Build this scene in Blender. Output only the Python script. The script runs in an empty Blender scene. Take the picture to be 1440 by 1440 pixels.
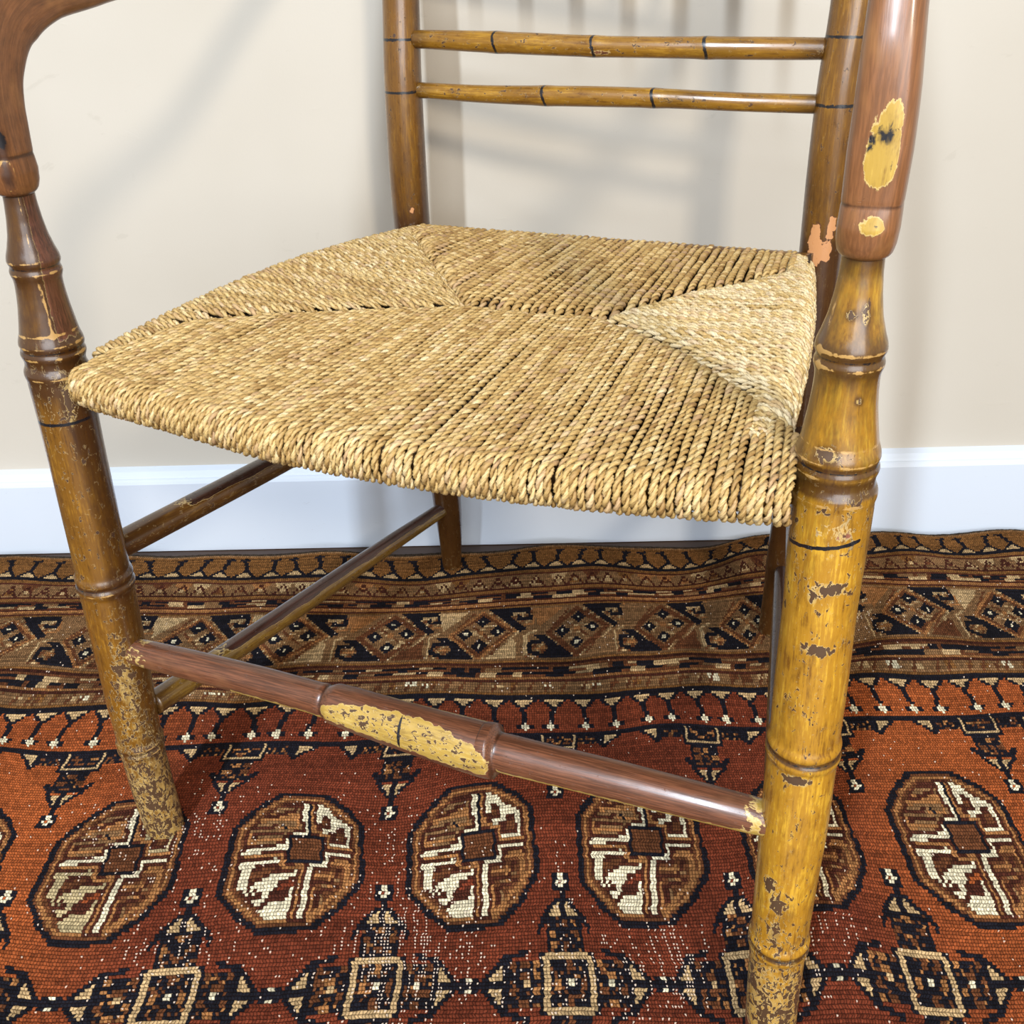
import bpy, math
import numpy as np
from mathutils import Matrix, Vector
PI = math.pi
scene = bpy.context.scene
COL = scene.collection
rng = np.random.RandomState(7)

# ---------------------------------------------------------------- camera
cd = bpy.data.cameras.new('camera'); cam = bpy.data.objects.new('camera', cd); COL.objects.link(cam)
CP = Vector((0.02844, -0.72880, 0.69310))
R_ = Vector((0.99871929, 0.02816868, -0.04202734)); U_ = Vector((0.02171943, 0.51153691, 0.85898676)); F_ = Vector((-0.04569506, 0.85879946, -0.51026998))
M = Matrix((R_, U_, -F_)).transposed().to_4x4(); M.translation = CP
cam.matrix_world = M
cd.sensor_width = 36.0; cd.lens = 1349.9 * 36.0 / 1440.0; cd.clip_start = 0.02
scene.camera = cam

# ---------------------------------------------------------------- world, lights, exposure
w = bpy.data.worlds.new('room_light'); scene.world = w; w.use_nodes = True
w.node_tree.nodes['Background'].inputs[0].default_value = (1.0, 0.955, 0.89, 1)
w.node_tree.nodes['Background'].inputs[1].default_value = 0.58
def area(name, loc, target, sx, sy, power, col):
    ld = bpy.data.lights.new(name, 'AREA'); ld.shape = 'RECTANGLE'; ld.size = sx; ld.size_y = sy
    ld.energy = power; ld.color = col
    o = bpy.data.objects.new(name, ld); COL.objects.link(o); o.location = loc
    o.rotation_euler = (Vector(target) - Vector(loc)).to_track_quat('-Z', 'Y').to_euler()
    return o
area('window_daylight', (-0.80, -2.35, 2.45), (0, 0.3, 0.45), 0.11, 1.6, 110, (0.80, 0.89, 1.0))
area('warm_room_lamp', (0.95, -2.6, 1.95), (-0.2, 0.3, 0.5), 0.26, 0.26, 46, (1.0, 0.86, 0.68))
area('front_fill', (0.5, -3.3, 1.15), (0, 0.3, 0.25), 2.4, 1.5, 66, (0.93, 0.96, 1.0))  # soft unseen fill, added to brighten the wall evenly
scene.view_settings.view_transform = 'Standard'; scene.view_settings.look = 'None'
scene.view_settings.exposure = 0.0; scene.view_settings.gamma = 1.0
scene.view_settings.use_curve_mapping = False

# ---------------------------------------------------------------- helpers
PSI = -0.3622
CHAIR = None
def mesh_obj(name, V, Fq, mat, parent=None, attrs=None, smooth=True, world_in=False):
    """V (n,3), Fq (m,4) quads -> one mesh object"""
    V = np.asarray(V, dtype=np.float32); Fq = np.asarray(Fq, dtype=np.int32)
    me = bpy.data.meshes.new(name)
    k = Fq.shape[1]
    me.vertices.add(len(V)); me.vertices.foreach_set('co', V.ravel())
    me.loops.add(Fq.size); me.loops.foreach_set('vertex_index', Fq.ravel())
    me.polygons.add(len(Fq)); me.polygons.foreach_set('loop_start', np.arange(0, Fq.size, k, dtype=np.int32))
    me.polygons.foreach_set('loop_total', np.full(len(Fq), k, dtype=np.int32))
    me.update(calc_edges=True)
    me.polygons.foreach_set('use_smooth', np.full(len(Fq), bool(smooth)))
    if attrs:
        for an, (kind, data) in attrs.items():
            a = me.attributes.new(an, kind, 'POINT')
            data = np.asarray(data, dtype=np.float32)
            a.data.foreach_set('vector' if kind == 'FLOAT_VECTOR' else ('color' if kind == 'FLOAT_COLOR' else 'value'), data.ravel())
    me.validate()
    me.materials.append(mat)
    o = bpy.data.objects.new(name, me); COL.objects.link(o)
    if parent is not None: o.parent = parent
    return o
def smoothstep(a, b, x):
    t = np.clip((x - a) / (b - a), 0, 1); return t * t * (3 - 2 * t)
def resample(pts, n=None, step=0.0015):
    """Catmull-Rom through control points, returns dense points evenly spaced"""
    P = np.asarray(pts, float)
    E = np.vstack([2 * P[0] - P[1], P, 2 * P[-1] - P[-2]])
    out = []
    for i in range(1, len(E) - 2):
        p0, p1, p2, p3 = E[i - 1:i + 3]
        t = np.linspace(0, 1, 24, endpoint=False)[:, None]
        out.append(.5 * ((2 * p1) + (-p0 + p2) * t + (2 * p0 - 5 * p1 + 4 * p2 - p3) * t**2 + (-p0 + 3 * p1 - 3 * p2 + p3) * t**3))
    out.append(P[-1:]); Q = np.vstack(out)
    L = np.concatenate([[0], np.cumsum(np.linalg.norm(np.diff(Q, axis=0), axis=1))])
    if n is None: n = max(4, int(L[-1] / step) + 1)
    s = np.linspace(0, L[-1], n)
    return np.stack([np.interp(s, L, Q[:, k]) for k in range(3)], 1), s
def sweep(name, P, s, ra, rb, ref, mat, parent, paint=None, seg=40, square=2.0, capr=True, off=(0, 0, 0)):
    """closed swept solid; theta=0 towards ref, growing towards tangent x ref; ra across (side), rb along ref"""
    P = np.asarray(P); n = len(P)
    T = np.gradient(P, axis=0); T /= np.linalg.norm(T, axis=1)[:, None]
    ref = np.asarray(ref, float)
    A = ref - T * (T @ ref)[:, None]; A /= np.linalg.norm(A, axis=1)[:, None]
    B = np.cross(T, A)
    ra = np.broadcast_to(ra, (n,)); rb = np.broadcast_to(rb, (n,))
    th = np.arange(seg) * 2 * PI / seg
    c, sn = np.cos(th), np.sin(th)
    k = 2.0 / square
    ca = np.sign(c) * np.abs(c)**k; sa = np.sign(sn) * np.abs(sn)**k
    V = P[:, None, :] + A[:, None, :] * (rb[:, None] * ca)[..., None] + B[:, None, :] * (ra[:, None] * sa)[..., None]
    S = np.repeat(s[:, None], seg, 1); TH = np.repeat(((th + PI) % (2 * PI) - PI)[None], n, 0)
    at = dict(wear=np.zeros((n, seg)), bare=np.zeros((n, seg)), line=np.zeros((n, seg)), dark=np.zeros((n, seg)), crest=np.zeros((n, seg)), prim=np.zeros((n, seg)))
    if paint: paint(S, TH, V, at)
    pc = np.stack([(ra[:, None] * sa), (rb[:, None] * ca), S], -1) + np.asarray(off)
    Vf = V.reshape(-1, 3); i = np.arange(n - 1)[:, None] * seg; j = np.arange(seg)[None]
    F = np.stack([i + j, i + seg + j, i + seg + (j + 1) % seg, i + (j + 1) % seg], -1).reshape(-1, 4)[:, ::-1]
    # caps: fans as degenerate-free quads (pairs of segments to a centre vertex)
    nv = len(Vf); Vf = np.vstack([Vf, P[0], P[-1]])
    jj = np.arange(0, seg, 2)
    c0 = np.stack([np.full_like(jj, nv), jj, (jj + 1) % seg, (jj + 2) % seg], 1)[:, ::-1]
    b = (n - 1) * seg
    c1 = np.stack([np.full_like(jj, nv + 1), b + jj, b + (jj + 1) % seg, b + (jj + 2) % seg], 1)
    F = np.vstack([F, c0[:, ::-1][:, ::-1], c1])
    attrs = {a: ('FLOAT', np.concatenate([v.ravel(), [v[0].mean(), v[-1].mean()]])) for a, v in at.items()}
    pcf = pc.reshape(-1, 3); attrs['pc'] = ('FLOAT_VECTOR', np.vstack([pcf, pcf[0], pcf[-1]]))
    return mesh_obj(name, Vf, F, mat, parent, attrs)
def blob(S, TH, s0, t0, rs, rt):
    d = np.abs((TH - t0 + PI) % (2 * PI) - PI)
    return np.exp(-((S - s0) / rs)**2 - (d / rt)**2)
def ringw(S, s0, w): return np.exp(-((S - s0) / w)**2)
def prof(z, table):
    t = np.array(table); return np.interp(z, t[:, 0], t[:, 1])
def smooth1(a, k=3):
    ker = np.ones(k) / k; b = np.concatenate([np.repeat(a[0], k), a, np.repeat(a[-1], k)])
    return np.convolve(b, ker, 'same')[k:-k]

# ---------------------------------------------------------------- materials
class NT:
    def __init__(s, name):
        s.m = bpy.data.materials.new(name); s.m.use_nodes = True; s.t = s.m.node_tree
        s.b = s.t.nodes['Principled BSDF']
    def n(s, typ, **kw):
        x = s.t.nodes.new(typ)
        for k, v in kw.items(): setattr(x, k, v)
        return x
    def l(s, a, b): s.t.links.new(a, b)
    def val(s, sock, v):
        if hasattr(v, 'is_linked') or hasattr(v, 'links'): s.l(v, sock)
        else: sock.default_value = v
    def math(s, op, a, b=0.0, c=0.0, clamp=False):
        x = s.n('ShaderNodeMath', operation=op); x.use_clamp = clamp
        s.val(x.inputs[0], a); s.val(x.inputs[1], b); s.val(x.inputs[2], c); return x.outputs[0]
    def noise(s, vec, scale, detail=2.0, rough=.5, dist=0.0):
        x = s.n('ShaderNodeTexNoise'); s.l(vec, x.inputs['Vector']); x.inputs['Scale'].default_value = scale
        x.inputs['Detail'].default_value = detail; x.inputs['Roughness'].default_value = rough; x.inputs['Distortion'].default_value = dist
        return x.outputs['Fac']
    def vmul(s, vec, v):
        x = s.n('ShaderNodeVectorMath', operation='MULTIPLY'); s.l(vec, x.inputs[0]); x.inputs[1].default_value = v; return x.outputs[0]
    def attr(s, name, out='Fac'):
        x = s.n('ShaderNodeAttribute'); x.attribute_name = name; return x.outputs[out]
    def mix(s, f, a, b):
        x = s.n('ShaderNodeMix', data_type='RGBA'); s.val(x.inputs[0], f)
        for sock, v in ((x.inputs[6], a), (x.inputs[7], b)):
            if isinstance(v, tuple): sock.default_value = (*v, 1)
            else: s.l(v, sock)
        return x.outputs[2]
    def step(s, a, lo, hi):
        x = s.n('ShaderNodeMapRange', interpolation_type='SMOOTHSTEP'); s.val(x.inputs[0], a); x.inputs[1].default_value = lo; x.inputs[2].default_value = hi; return x.outputs[0]
    def bump(s, h, strength, dist, normal=None):
        x = s.n('ShaderNodeBump'); x.inputs['Strength'].default_value = strength; x.inputs['Distance'].default_value = dist; s.l(h, x.inputs['Height'])
        if normal is not None: s.l(normal, x.inputs['Normal'])
        return x.outputs[0]
def painted_wood(name, lo, mid, hi, barecol=(0.15, 0.052, 0.028), rough=.3, coat=.5, grain_c=1.0):
    k = NT(name); pc = k.attr('pc', 'Vector')
    grain = k.noise(k.vmul(pc, (1, 1, .07)), 620, 4, .6)
    broad = k.noise(k.vmul(pc, (1, 1, .5)), 45, 3, .6)
    mott = k.noise(k.vmul(pc, (1, 1, .45)), 230, 4, .65)
    f = k.math('ADD', k.math('MULTIPLY', grain, .55), k.math('ADD', k.math('MULTIPLY', broad, .5), k.math('MULTIPLY', mott, .35)))
    base = k.mix(k.step(f, .45, .95), lo, hi); base = k.mix(k.step(f, .78, .95), base, mid) if False else k.mix(k.step(k.math('ABSOLUTE', k.math('SUBTRACT', f, .68)), .12, .0), base, mid)
    # brown varnish pooled at the joints, plus shaded leg sides put into the colour
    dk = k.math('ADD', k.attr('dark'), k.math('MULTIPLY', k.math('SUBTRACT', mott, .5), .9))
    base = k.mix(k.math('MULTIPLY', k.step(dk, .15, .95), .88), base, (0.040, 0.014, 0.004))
    # small dents and flakes everywhere, many where worn
    ch = k.noise(k.vmul(pc, (1, 1, .6)), 330, 3, .55, .8)
    ch2 = k.noise(k.vmul(pc, (1, 1, .8)), 120, 5, .6, .5)
    wear = k.attr('wear')
    m = k.math('ADD', k.math('ADD', k.math('MULTIPLY', ch, .62), k.math('MULTIPLY', ch2, .38)), k.math('MULTIPLY', wear, .15))
    rim = k.math('MULTIPLY', k.step(m, .592, .604), k.step(wear, -.3, .8)); chip = k.step(m, .618, .63)
    base = k.mix(k.math('MULTIPLY', k.step(k.math('ADD', wear, k.math('MULTIPLY', k.math('SUBTRACT', mott, .5), 1.5)), .55, 1.05), .75), base, (0.46, 0.31, 0.10))
    base = k.mix(k.math('MULTIPLY', rim, .75), base, (0.56, 0.40, 0.17))
    base = k.mix(k.math('MULTIPLY', chip, .95), base, (0.045, 0.016, 0.006))
    base = k.mix(k.math('MULTIPLY', k.step(k.noise(k.vmul(pc, (1, 1, .3)), 75, 5, .7, .6), .52, .68), .45), base, (0.085, 0.032, 0.006))
    # primer
    pm = k.math('ADD', k.attr('prim'), k.math('MULTIPLY', k.math('SUBTRACT', ch2, .5), 1.6))
    base = k.mix(k.step(pm, .42, .46), base, (0.08, 0.03, .012))
    base = k.mix(k.step(pm, .50, .54), base, (0.50, 0.24, 0.10))
    # bare reddish wood
    bg = k.noise(k.vmul(pc, (1, 1, .04)), 900, 4, .65)
    bcol = k.mix(k.step(bg, .35, .7), tuple(c * (1 - .55 * grain_c) for c in barecol), tuple(min(1, c * (1 + .75 * grain_c)) for c in barecol))
    bcol = k.mix(k.step(broad, .5, .75), bcol, (barecol[0] * 1.5, barecol[1] * 1.7, barecol[2] * 1.6))
    bm = k.math('ADD', k.attr('bare'), k.math('MULTIPLY', k.math('SUBTRACT', k.math('ADD', k.math('MULTIPLY', ch2, .6), k.math('MULTIPLY', ch, .4)), .5), 1.1))
    bmask = k.step(bm, .50, .53); brim = k.math('MULTIPLY', k.step(bm, .44, .47), k.step(bm, .55, .50))
    base = k.mix(bmask, base, bcol)
    base = k.mix(k.math('MULTIPLY', brim, .55), base, (0.58, 0.42, 0.18))
    base = k.mix(k.math('MULTIPLY', k.math('MULTIPLY', k.step(dk, .25, 1.1), k.attr('bare')), .85), base, (0.030, 0.010, 0.004))
    # pale worn edges on turned rings, black lines
    cr = k.math('ADD', k.attr('crest'), k.math('MULTIPLY', k.math('SUBTRACT', ch2, .5), 1.2))
    base = k.mix(k.math('MULTIPLY', k.step(cr, .5, .62), .85), base, (0.46, 0.27, 0.085))
    ln = k.math('ADD', k.attr('line'), k.math('MULTIPLY', k.math('SUBTRACT', ch, .5), .7))
    base = k.mix(k.step(ln, .45, .6), base, (0.006, 0.006, 0.009))
    k.l(base, k.b.inputs['Base Color'])
    h = k.math('SUBTRACT', k.math('MULTIPLY', grain, .25), k.math('ADD', k.math('MULTIPLY', chip, .8), k.math('MULTIPLY', bmask, .5)))
    h = k.math('ADD', h, k.math('MULTIPLY', rim, .35))
    k.l(k.bump(h, .55, .0006), k.b.inputs['Normal'])
    k.l(k.math('ADD', k.math('ADD', k.math('MULTIPLY', chip, .3), k.math('MULTIPLY', mott, .2)), rough - .1), k.b.inputs['Roughness'])
    k.b.inputs['Coat Weight'].default_value = coat; k.b.inputs['Coat Roughness'].default_value = .16
    return k.m
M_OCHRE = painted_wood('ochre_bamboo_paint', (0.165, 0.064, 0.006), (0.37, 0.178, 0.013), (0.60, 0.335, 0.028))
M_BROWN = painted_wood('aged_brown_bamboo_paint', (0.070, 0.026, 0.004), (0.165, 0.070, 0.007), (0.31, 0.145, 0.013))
M_BARE = painted_wood('worn_reddish_wood', (0.25, 0.15, 0.03), (0.42, 0.27, 0.055), (0.56, 0.40, 0.11), barecol=(0.120, 0.044, 0.021), rough=.36, coat=.35, grain_c=.7)
M_ARM = painted_wood('polished_brown_arm_wood', (0.22, 0.12, 0.02), (0.40, 0.25, 0.04), (0.56, 0.37, 0.065), barecol=(0.185, 0.074, 0.026), rough=.36, coat=.3, grain_c=.35)

def rush_mat(name):
    k = NT(name); c = k.attr('tint', 'Vector'); pc = k.attr('pc', 'Vector')
    sep = k.n('ShaderNodeSeparateXYZ'); k.l(c, sep.inputs[0])
    fib = k.noise(k.vmul(pc, (1, 1, .06)), 2600, 3, .6)
    blot = k.noise(pc, 130, 3, .6)
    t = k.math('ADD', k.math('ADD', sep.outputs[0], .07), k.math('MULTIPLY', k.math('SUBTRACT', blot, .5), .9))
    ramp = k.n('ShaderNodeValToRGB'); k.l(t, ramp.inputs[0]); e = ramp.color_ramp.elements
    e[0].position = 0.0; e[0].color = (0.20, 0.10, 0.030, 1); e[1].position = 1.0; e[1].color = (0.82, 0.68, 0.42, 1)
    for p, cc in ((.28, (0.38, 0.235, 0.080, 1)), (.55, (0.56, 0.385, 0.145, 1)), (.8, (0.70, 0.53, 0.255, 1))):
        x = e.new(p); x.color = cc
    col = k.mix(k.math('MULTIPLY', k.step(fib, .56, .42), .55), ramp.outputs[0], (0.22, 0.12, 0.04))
    # some strands pinkish-grey, others greenish straw
    col = k.mix(k.math('MULTIPLY', sep.outputs[1], .5), col, (0.50, 0.33, 0.21))
    k.l(col, k.b.inputs['Base Color']); k.b.inputs['Roughness'].default_value = .5
    k.b.inputs['Specular IOR Level'].default_value = .35
    k.l(k.bump(fib, .5, .0003), k.b.inputs['Normal'])
    return k.m
M_RUSH = rush_mat('twisted_rush')
k = NT('dark_seat_core'); k.b.inputs['Base Color'].default_value = (0.035, 0.018, 0.007, 1); k.b.inputs['Roughness'].default_value = .9
tc = k.n('ShaderNodeTexCoord'); k.l(k.bump(k.noise(tc.outputs['Object'], 500, 3), .6, .001), k.b.inputs['Normal']); M_SEAT_CORE = k.m

def wall_mat():
    k = NT('off_white_wall_paint'); tc = k.n('ShaderNodeTexCoord').outputs['Object']
    big = k.noise(tc, 2.5, 3, .5); fine = k.noise(tc, 420, 3, .6); med = k.noise(k.vmul(tc, (1, 1, 2.2)), 30, 4, .55, .5)
    col = k.mix(k.step(big, .3, .75), (0.490, 0.455, 0.390), (0.545, 0.512, 0.450))
    col = k.mix(k.math('MULTIPLY', k.step(k.noise(k.vmul(tc, (1, 1, 3)), 14, 5, .6, 1.0), .66, .72), .22), col, (0.38, 0.35, 0.29))
    k.l(col, k.b.inputs['Base Color']); k.b.inputs['Roughness'].default_value = .62
    h = k.math('ADD', k.math('MULTIPLY', fine, .35), k.math('MULTIPLY', k.step(med, .66, .80), .35))
    k.l(k.bump(h, .25, .0009), k.b.inputs['Normal']); return k.m
M_WALL = wall_mat()
k = NT('white_gloss_skirting'); tc = k.n('ShaderNodeTexCoord').outputs['Object']
sc = k.step(k.noise(k.vmul(tc, (1, 1, 4)), 60, 5, .6, 1.5), .68, .73)
k.l(k.mix(k.math('MULTIPLY', sc, .35), (0.58, 0.645, 0.74), (0.38, 0.40, 0.43)), k.b.inputs['Base Color'])
k.b.inputs['Roughness'].default_value = .5; k.b.inputs['Specular IOR Level'].default_value = .3; k.l(k.bump(k.noise(k.vmul(tc, (.25, 1, 4)), 300, 3), .12, .0008), k.b.inputs['Normal']); M_SKIRT = k.m
k = NT('dark_floor_boards'); tc = k.n('ShaderNodeTexCoord').outputs['Object']
k.l(k.mix(k.noise(k.vmul(tc, (.1, 1, 1)), 90, 5, .6), (0.025, 0.013, 0.008), (0.075, 0.038, 0.02)), k.b.inputs['Base Color'])
k.b.inputs['Roughness'].default_value = .45; M_FLOOR = k.m

def box(name, x0, x1, y0, y1, z0, z1, mat, parent=None):
    V = [(x, y, z) for x in (x0, x1) for y in (y0, y1) for z in (z0, z1)]
    F = [(0, 1, 3, 2), (4, 6, 7, 5), (0, 4, 5, 1), (2, 3, 7, 6), (0, 2, 6, 4), (1, 5, 7, 3)]
    return mesh_obj(name, V, F, mat, parent, smooth=False)
# ---------------------------------------------------------------- setting
FL = -0.007
o = box('wall_back', -3.0, 3.0, 0.383, 0.50, FL - .02, 2.6, M_WALL); o['kind'] = 'structure'
fl_root = box('floor', -3.0, 3.0, -3.0, 0.40, FL - .06, FL - .004, M_FLOOR); fl_root['kind'] = 'structure'
for i in range(26):   # boards run along the wall; they show in the gap behind the rug
    y1 = 0.37 - i * .092; p = box('floorboard', -2.9, 2.9, y1 - .0905, y1, FL - .006, FL, M_FLOOR, fl_root)
sec = [(.363, FL + .001), (.363, .098), (.3645, .1015), (.367, .1035), (.369, .1042), (.3705, .1065), (.375, .1115), (.3835, .1155), (.392, .1155), (.392, FL + .001)]
n = len(sec); V = [(x, y, z) for x in (-2.9, 2.9) for y, z in sec]
F = [(i, (i + 1) % n, n + (i + 1) % n, n + i) for i in range(n)]
o = mesh_obj('baseboard_back', V, F, M_SKIRT, smooth=False); o['kind'] = 'structure'

# ---------------------------------------------------------------- rug: one vertex-coloured quad pair per knot
CTRL=[(-2.22,0,-0.737,0.357),(0.22,0,-0.338,0.346),(2.01,0,-0.050,0.342),(3.94,0,0.232,0.344),(4.41,0,0.290,0.356),(5.65,0,0.467,0.358),(6.89,0,0.643,0.363),(-2.03,19,-0.706,0.296),(-1.62,19,-0.638,0.287),(-0.84,19,-0.511,0.284),(-0.49,19,-0.454,0.294),(-0.07,19,-0.385,0.280),(0.30,19,-0.324,0.285),(0.59,19,-0.277,0.283),(0.87,19,-0.230,0.279),(1.41,19,-0.143,0.276),(1.91,19,-0.066,0.286),(2.26,19,-0.011,0.294),(2.49,19,0.024,0.289),(2.92,19,0.087,0.299),(3.12,19,0.115,0.296),(3.58,19,0.181,0.284),(3.79,19,0.210,0.288),(4.13,19,0.255,0.316),(4.39,19,0.287,0.323),(5.32,19,0.419,0.302),(5.68,19,0.471,0.311),(6.20,19,0.545,0.306),(6.72,19,0.620,0.308),(-1.76,44,-0.662,0.208),(-1.31,44,-0.589,0.210),(-0.67,44,-0.483,0.209),(0.20,44,-0.340,0.209),(0.97,44,-0.213,0.202),(1.38,44,-0.148,0.205),(1.94,44,-0.062,0.208),(2.27,44,-0.010,0.213),(3.11,44,0.115,0.218),(3.51,44,0.171,0.217),(4.19,44,0.263,0.228),(5.18,44,0.398,0.241),(5.91,44,0.504,0.235),(6.50,44,0.588,0.231),(-1.49,74,-0.618,0.118),(-1.20,74,-0.570,0.117),(0.69,74,-0.259,0.114),(1.06,74,-0.198,0.113),(1.58,74,-0.117,0.116),(2.23,74,-0.017,0.116),(2.91,74,0.086,0.125),(3.51,74,0.171,0.129),(4.09,74,0.250,0.127),(4.89,74,0.356,0.135),(5.20,74,0.402,0.147),(5.56,74,0.454,0.145),(6.22,74,0.548,0.136),(-1.22,89,-0.574,0.038),(-0.99,89,-0.535,0.040),(-0.82,89,-0.507,0.043),(-0.47,89,-0.450,0.047),(0.06,89,-0.364,0.050),(0.31,89,-0.324,0.043),(2.15,89,-0.028,0.051),(2.83,89,0.074,0.051),(3.30,89,0.142,0.059),(4.01,89,0.241,0.057),(4.77,89,0.339,0.079),(5.01,89,0.373,0.080),(5.23,89,0.405,0.072),(5.50,89,0.445,0.071),(5.96,89,0.511,0.072),(-1.09,106,-0.551,-0.015),(-0.77,106,-0.500,-0.025),(-0.40,106,-0.438,-0.024),(0.03,106,-0.368,-0.018),(0.49,106,-0.293,-0.013),(1.04,106,-0.200,-0.016),(2.33,106,-0.000,-0.005),(2.85,106,0.076,-0.003),(3.25,106,0.134,0.009),(3.91,106,0.228,-0.000),(4.59,106,0.313,0.013),(4.92,106,0.361,0.012),(5.35,106,0.423,0.011),(5.86,106,0.497,0.015),(0.00,129,-0.380,-0.084),(0.00,150,-0.373,-0.159),(0.00,171,-0.375,-0.235),(1.00,129,-0.219,-0.080),(1.00,150,-0.208,-0.146),(1.00,171,-0.205,-0.221),(2.00,129,-0.059,-0.068),(2.00,150,-0.053,-0.146),(2.00,171,-0.048,-0.220),(3.00,150,0.097,-0.140),(3.00,171,0.091,-0.218),(4.00,150,0.237,-0.130),(4.00,171,0.239,-0.200),(5.00,129,0.377,-0.058),(5.00,150,0.378,-0.139),(5.00,171,0.380,-0.220),(4.50,162,0.304,-0.182),(4.50,189,0.305,-0.275),(3.50,162,0.172,-0.184),(3.50,189,0.170,-0.275),(2.50,162,0.025,-0.184),(2.50,189,0.032,-0.274),(1.50,162,-0.126,-0.195),(1.50,189,-0.120,-0.277),(0.50,162,-0.293,-0.200),(0.50,189,-0.282,-0.287),(1.00,189,-0.203,-0.287),(2.00,189,-0.049,-0.278),(3.00,189,0.104,-0.276),(4.00,189,0.237,-0.265),(5.00,189,0.373,-0.275),(0.00,189,-0.375,-0.294),(-0.50,136,-0.459,-0.118),(0.50,136,-0.299,-0.101),(1.50,136,-0.134,-0.112),(2.50,136,0.021,-0.084),(4.50,136,0.303,-0.080),(5.50,136,0.448,-0.083)]
JK = 60; J0 = -3.2; NC = 630; NR = 250      # 60 knots per medallion across, first column, columns, rows
PAL = dict(R=(0.160, 0.034, 0.015), K=(0.009, 0.009, 0.014), W=(0.74, 0.66, 0.46), Y=(0.47, 0.37, 0.20), C=(0.50, 0.34, 0.17), O=(0.34, 0.150, 0.052),
           T=(0.225, 0.120, 0.052), B=(0.130, 0.046, 0.018), D=(0.065, 0.018, 0.010), N=(0.055, 0.040, 0.028), A=(0.205, 0.090, 0.026))
KEYS = list(PAL); KI = {c: i for i, c in enumerate(KEYS)}
cv = np.full((NR, NC), KI['R'], dtype=np.int8)
def cx(j): return (j - J0) * JK
YY, XX = np.mgrid[0:NR, 0:NC]; YY = YY + .5; XX = XX + .5
def win(x0, x1, y0, y1):
    return slice(max(0, int(y0)), max(0, min(NR, int(y1) + 2))), slice(max(0, int(x0)), max(0, min(NC, int(x1) + 2)))
def poly(pts, c, ox=0, oy=0):
    P = [(x + ox, y + oy) for x, y in pts]; xs = [p[0] for p in P]; ys = [p[1] for p in P]
    w_ = win(min(xs) - 1, max(xs) + 1, min(ys) - 1, max(ys) + 1); X = XX[w_]; Y = YY[w_]
    if X.size == 0: return
    ins = np.zeros(X.shape, bool)
    for (x0, y0), (x1, y1) in zip(P, P[1:] + P[:1]):
        if y0 == y1: continue
        ins ^= ((y0 > Y) != (y1 > Y)) & (X < (x1 - x0) * (Y - y0) / (y1 - y0) + x0)
    cv[w_][ins] = KI[c]
def line(pts, th, c, ox=0, oy=0, close=False):
    P = [(x + ox, y + oy) for x, y in pts]
    if close: P = P + P[:1]
    for (x0, y0), (x1, y1) in zip(P, P[1:]):
        w_ = win(min(x0, x1) - 3, max(x0, x1) + 3, min(y0, y1) - 3, max(y0, y1) + 3); X = XX[w_]; Y = YY[w_]
        if X.size == 0: continue
        L2 = max(1e-6, (x1 - x0)**2 + (y1 - y0)**2); t = np.clip(((X - x0) * (x1 - x0) + (Y - y0) * (y1 - y0)) / L2, 0, 1)
        cv[w_][np.hypot(X - x0 - t * (x1 - x0), Y - y0 - t * (y1 - y0)) < th / 2] = KI[c]
def rect(x0, x1, y0, y1, c, ox=0, oy=0): poly([(x0, y0), (x1, y0), (x1, y1), (x0, y1)], c, ox, oy)
# --- outer borders
rr_ = np.random.RandomState(3)
rect(0, NC, 0, 3, 'N'); rect(0, NC, 3, 4, 'T'); rect(0, NC, 4, 18, 'A'); rect(0, NC, 18, 19.6, 'K')
x = 2
while x < NC:
    dx = rr_.choice([-3, -1.5, 0, 1.5, 2.5])
    poly([(x - 4.2, 18), (x + 4.4, 18), (x + .4, 14)], 'C'); line([(x - 5, 18), (x, 13.6), (x + 5, 18)], 1.2, 'K')
    line([(x, 14), (x + dx * .4, 10), (x + dx, 6.5)], 2.1, 'K'); line([(x + dx - 2.2, 6.6), (x + dx + 1.2, 6.2)], 1.5, 'K')
    x += 11 + rr_.rand() * 1.5
rect(0, NC, 19.6, 22, 'A'); rect(0, NC, 22, 23, 'D'); rect(0, NC, 23, 31, 'T')
x = 0
while x < NC:
    c = rr_.choice(list('CBAOCT')); h = rr_.randint(2)
    poly([(x, 30.5), (x + 9, 30.5), (x + 4.5, 24)] if h else [(x, 23.5), (x + 9, 23.5), (x + 4.5, 30)], c)
    line([(x + 1, 30.5), (x + 4.5, 24.2), (x + 8, 30.5)], 1.0, 'D'); rect(x + 3.5, x + 5.5, 27, 29, rr_.choice(list('DCB'))); x += 8 + rr_.rand() * 3
def stripes(y0, spec):
    for h, c in spec: rect(0, NC, y0, y0 + h, c); y0 += h
    return y0
stripes(31, [(1, 'D'), (2.2, 'A'), (1, 'D')])
def dashes(y0, lo=4, hi=9):
    rect(0, NC, y0, y0 + 4.2, 'B')
    for row, off in ((y0, 0), (y0 + 2.1, 5)):
        x = off
        while x < NC:
            L = rr_.randint(lo, hi); c = 'K' if rr_.rand() < .6 else rr_.choice(list('CTC')); rect(x, x + L, row, row + (2.1 if rr_.rand() < .5 else 1.1), c); x += L
            if rr_.rand() < .2: x += 2
dashes(35.2); stripes(39.4, [(.9, 'D'), (2, 'O'), (1.0, 'D'), (1.6, 'A')])
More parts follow.
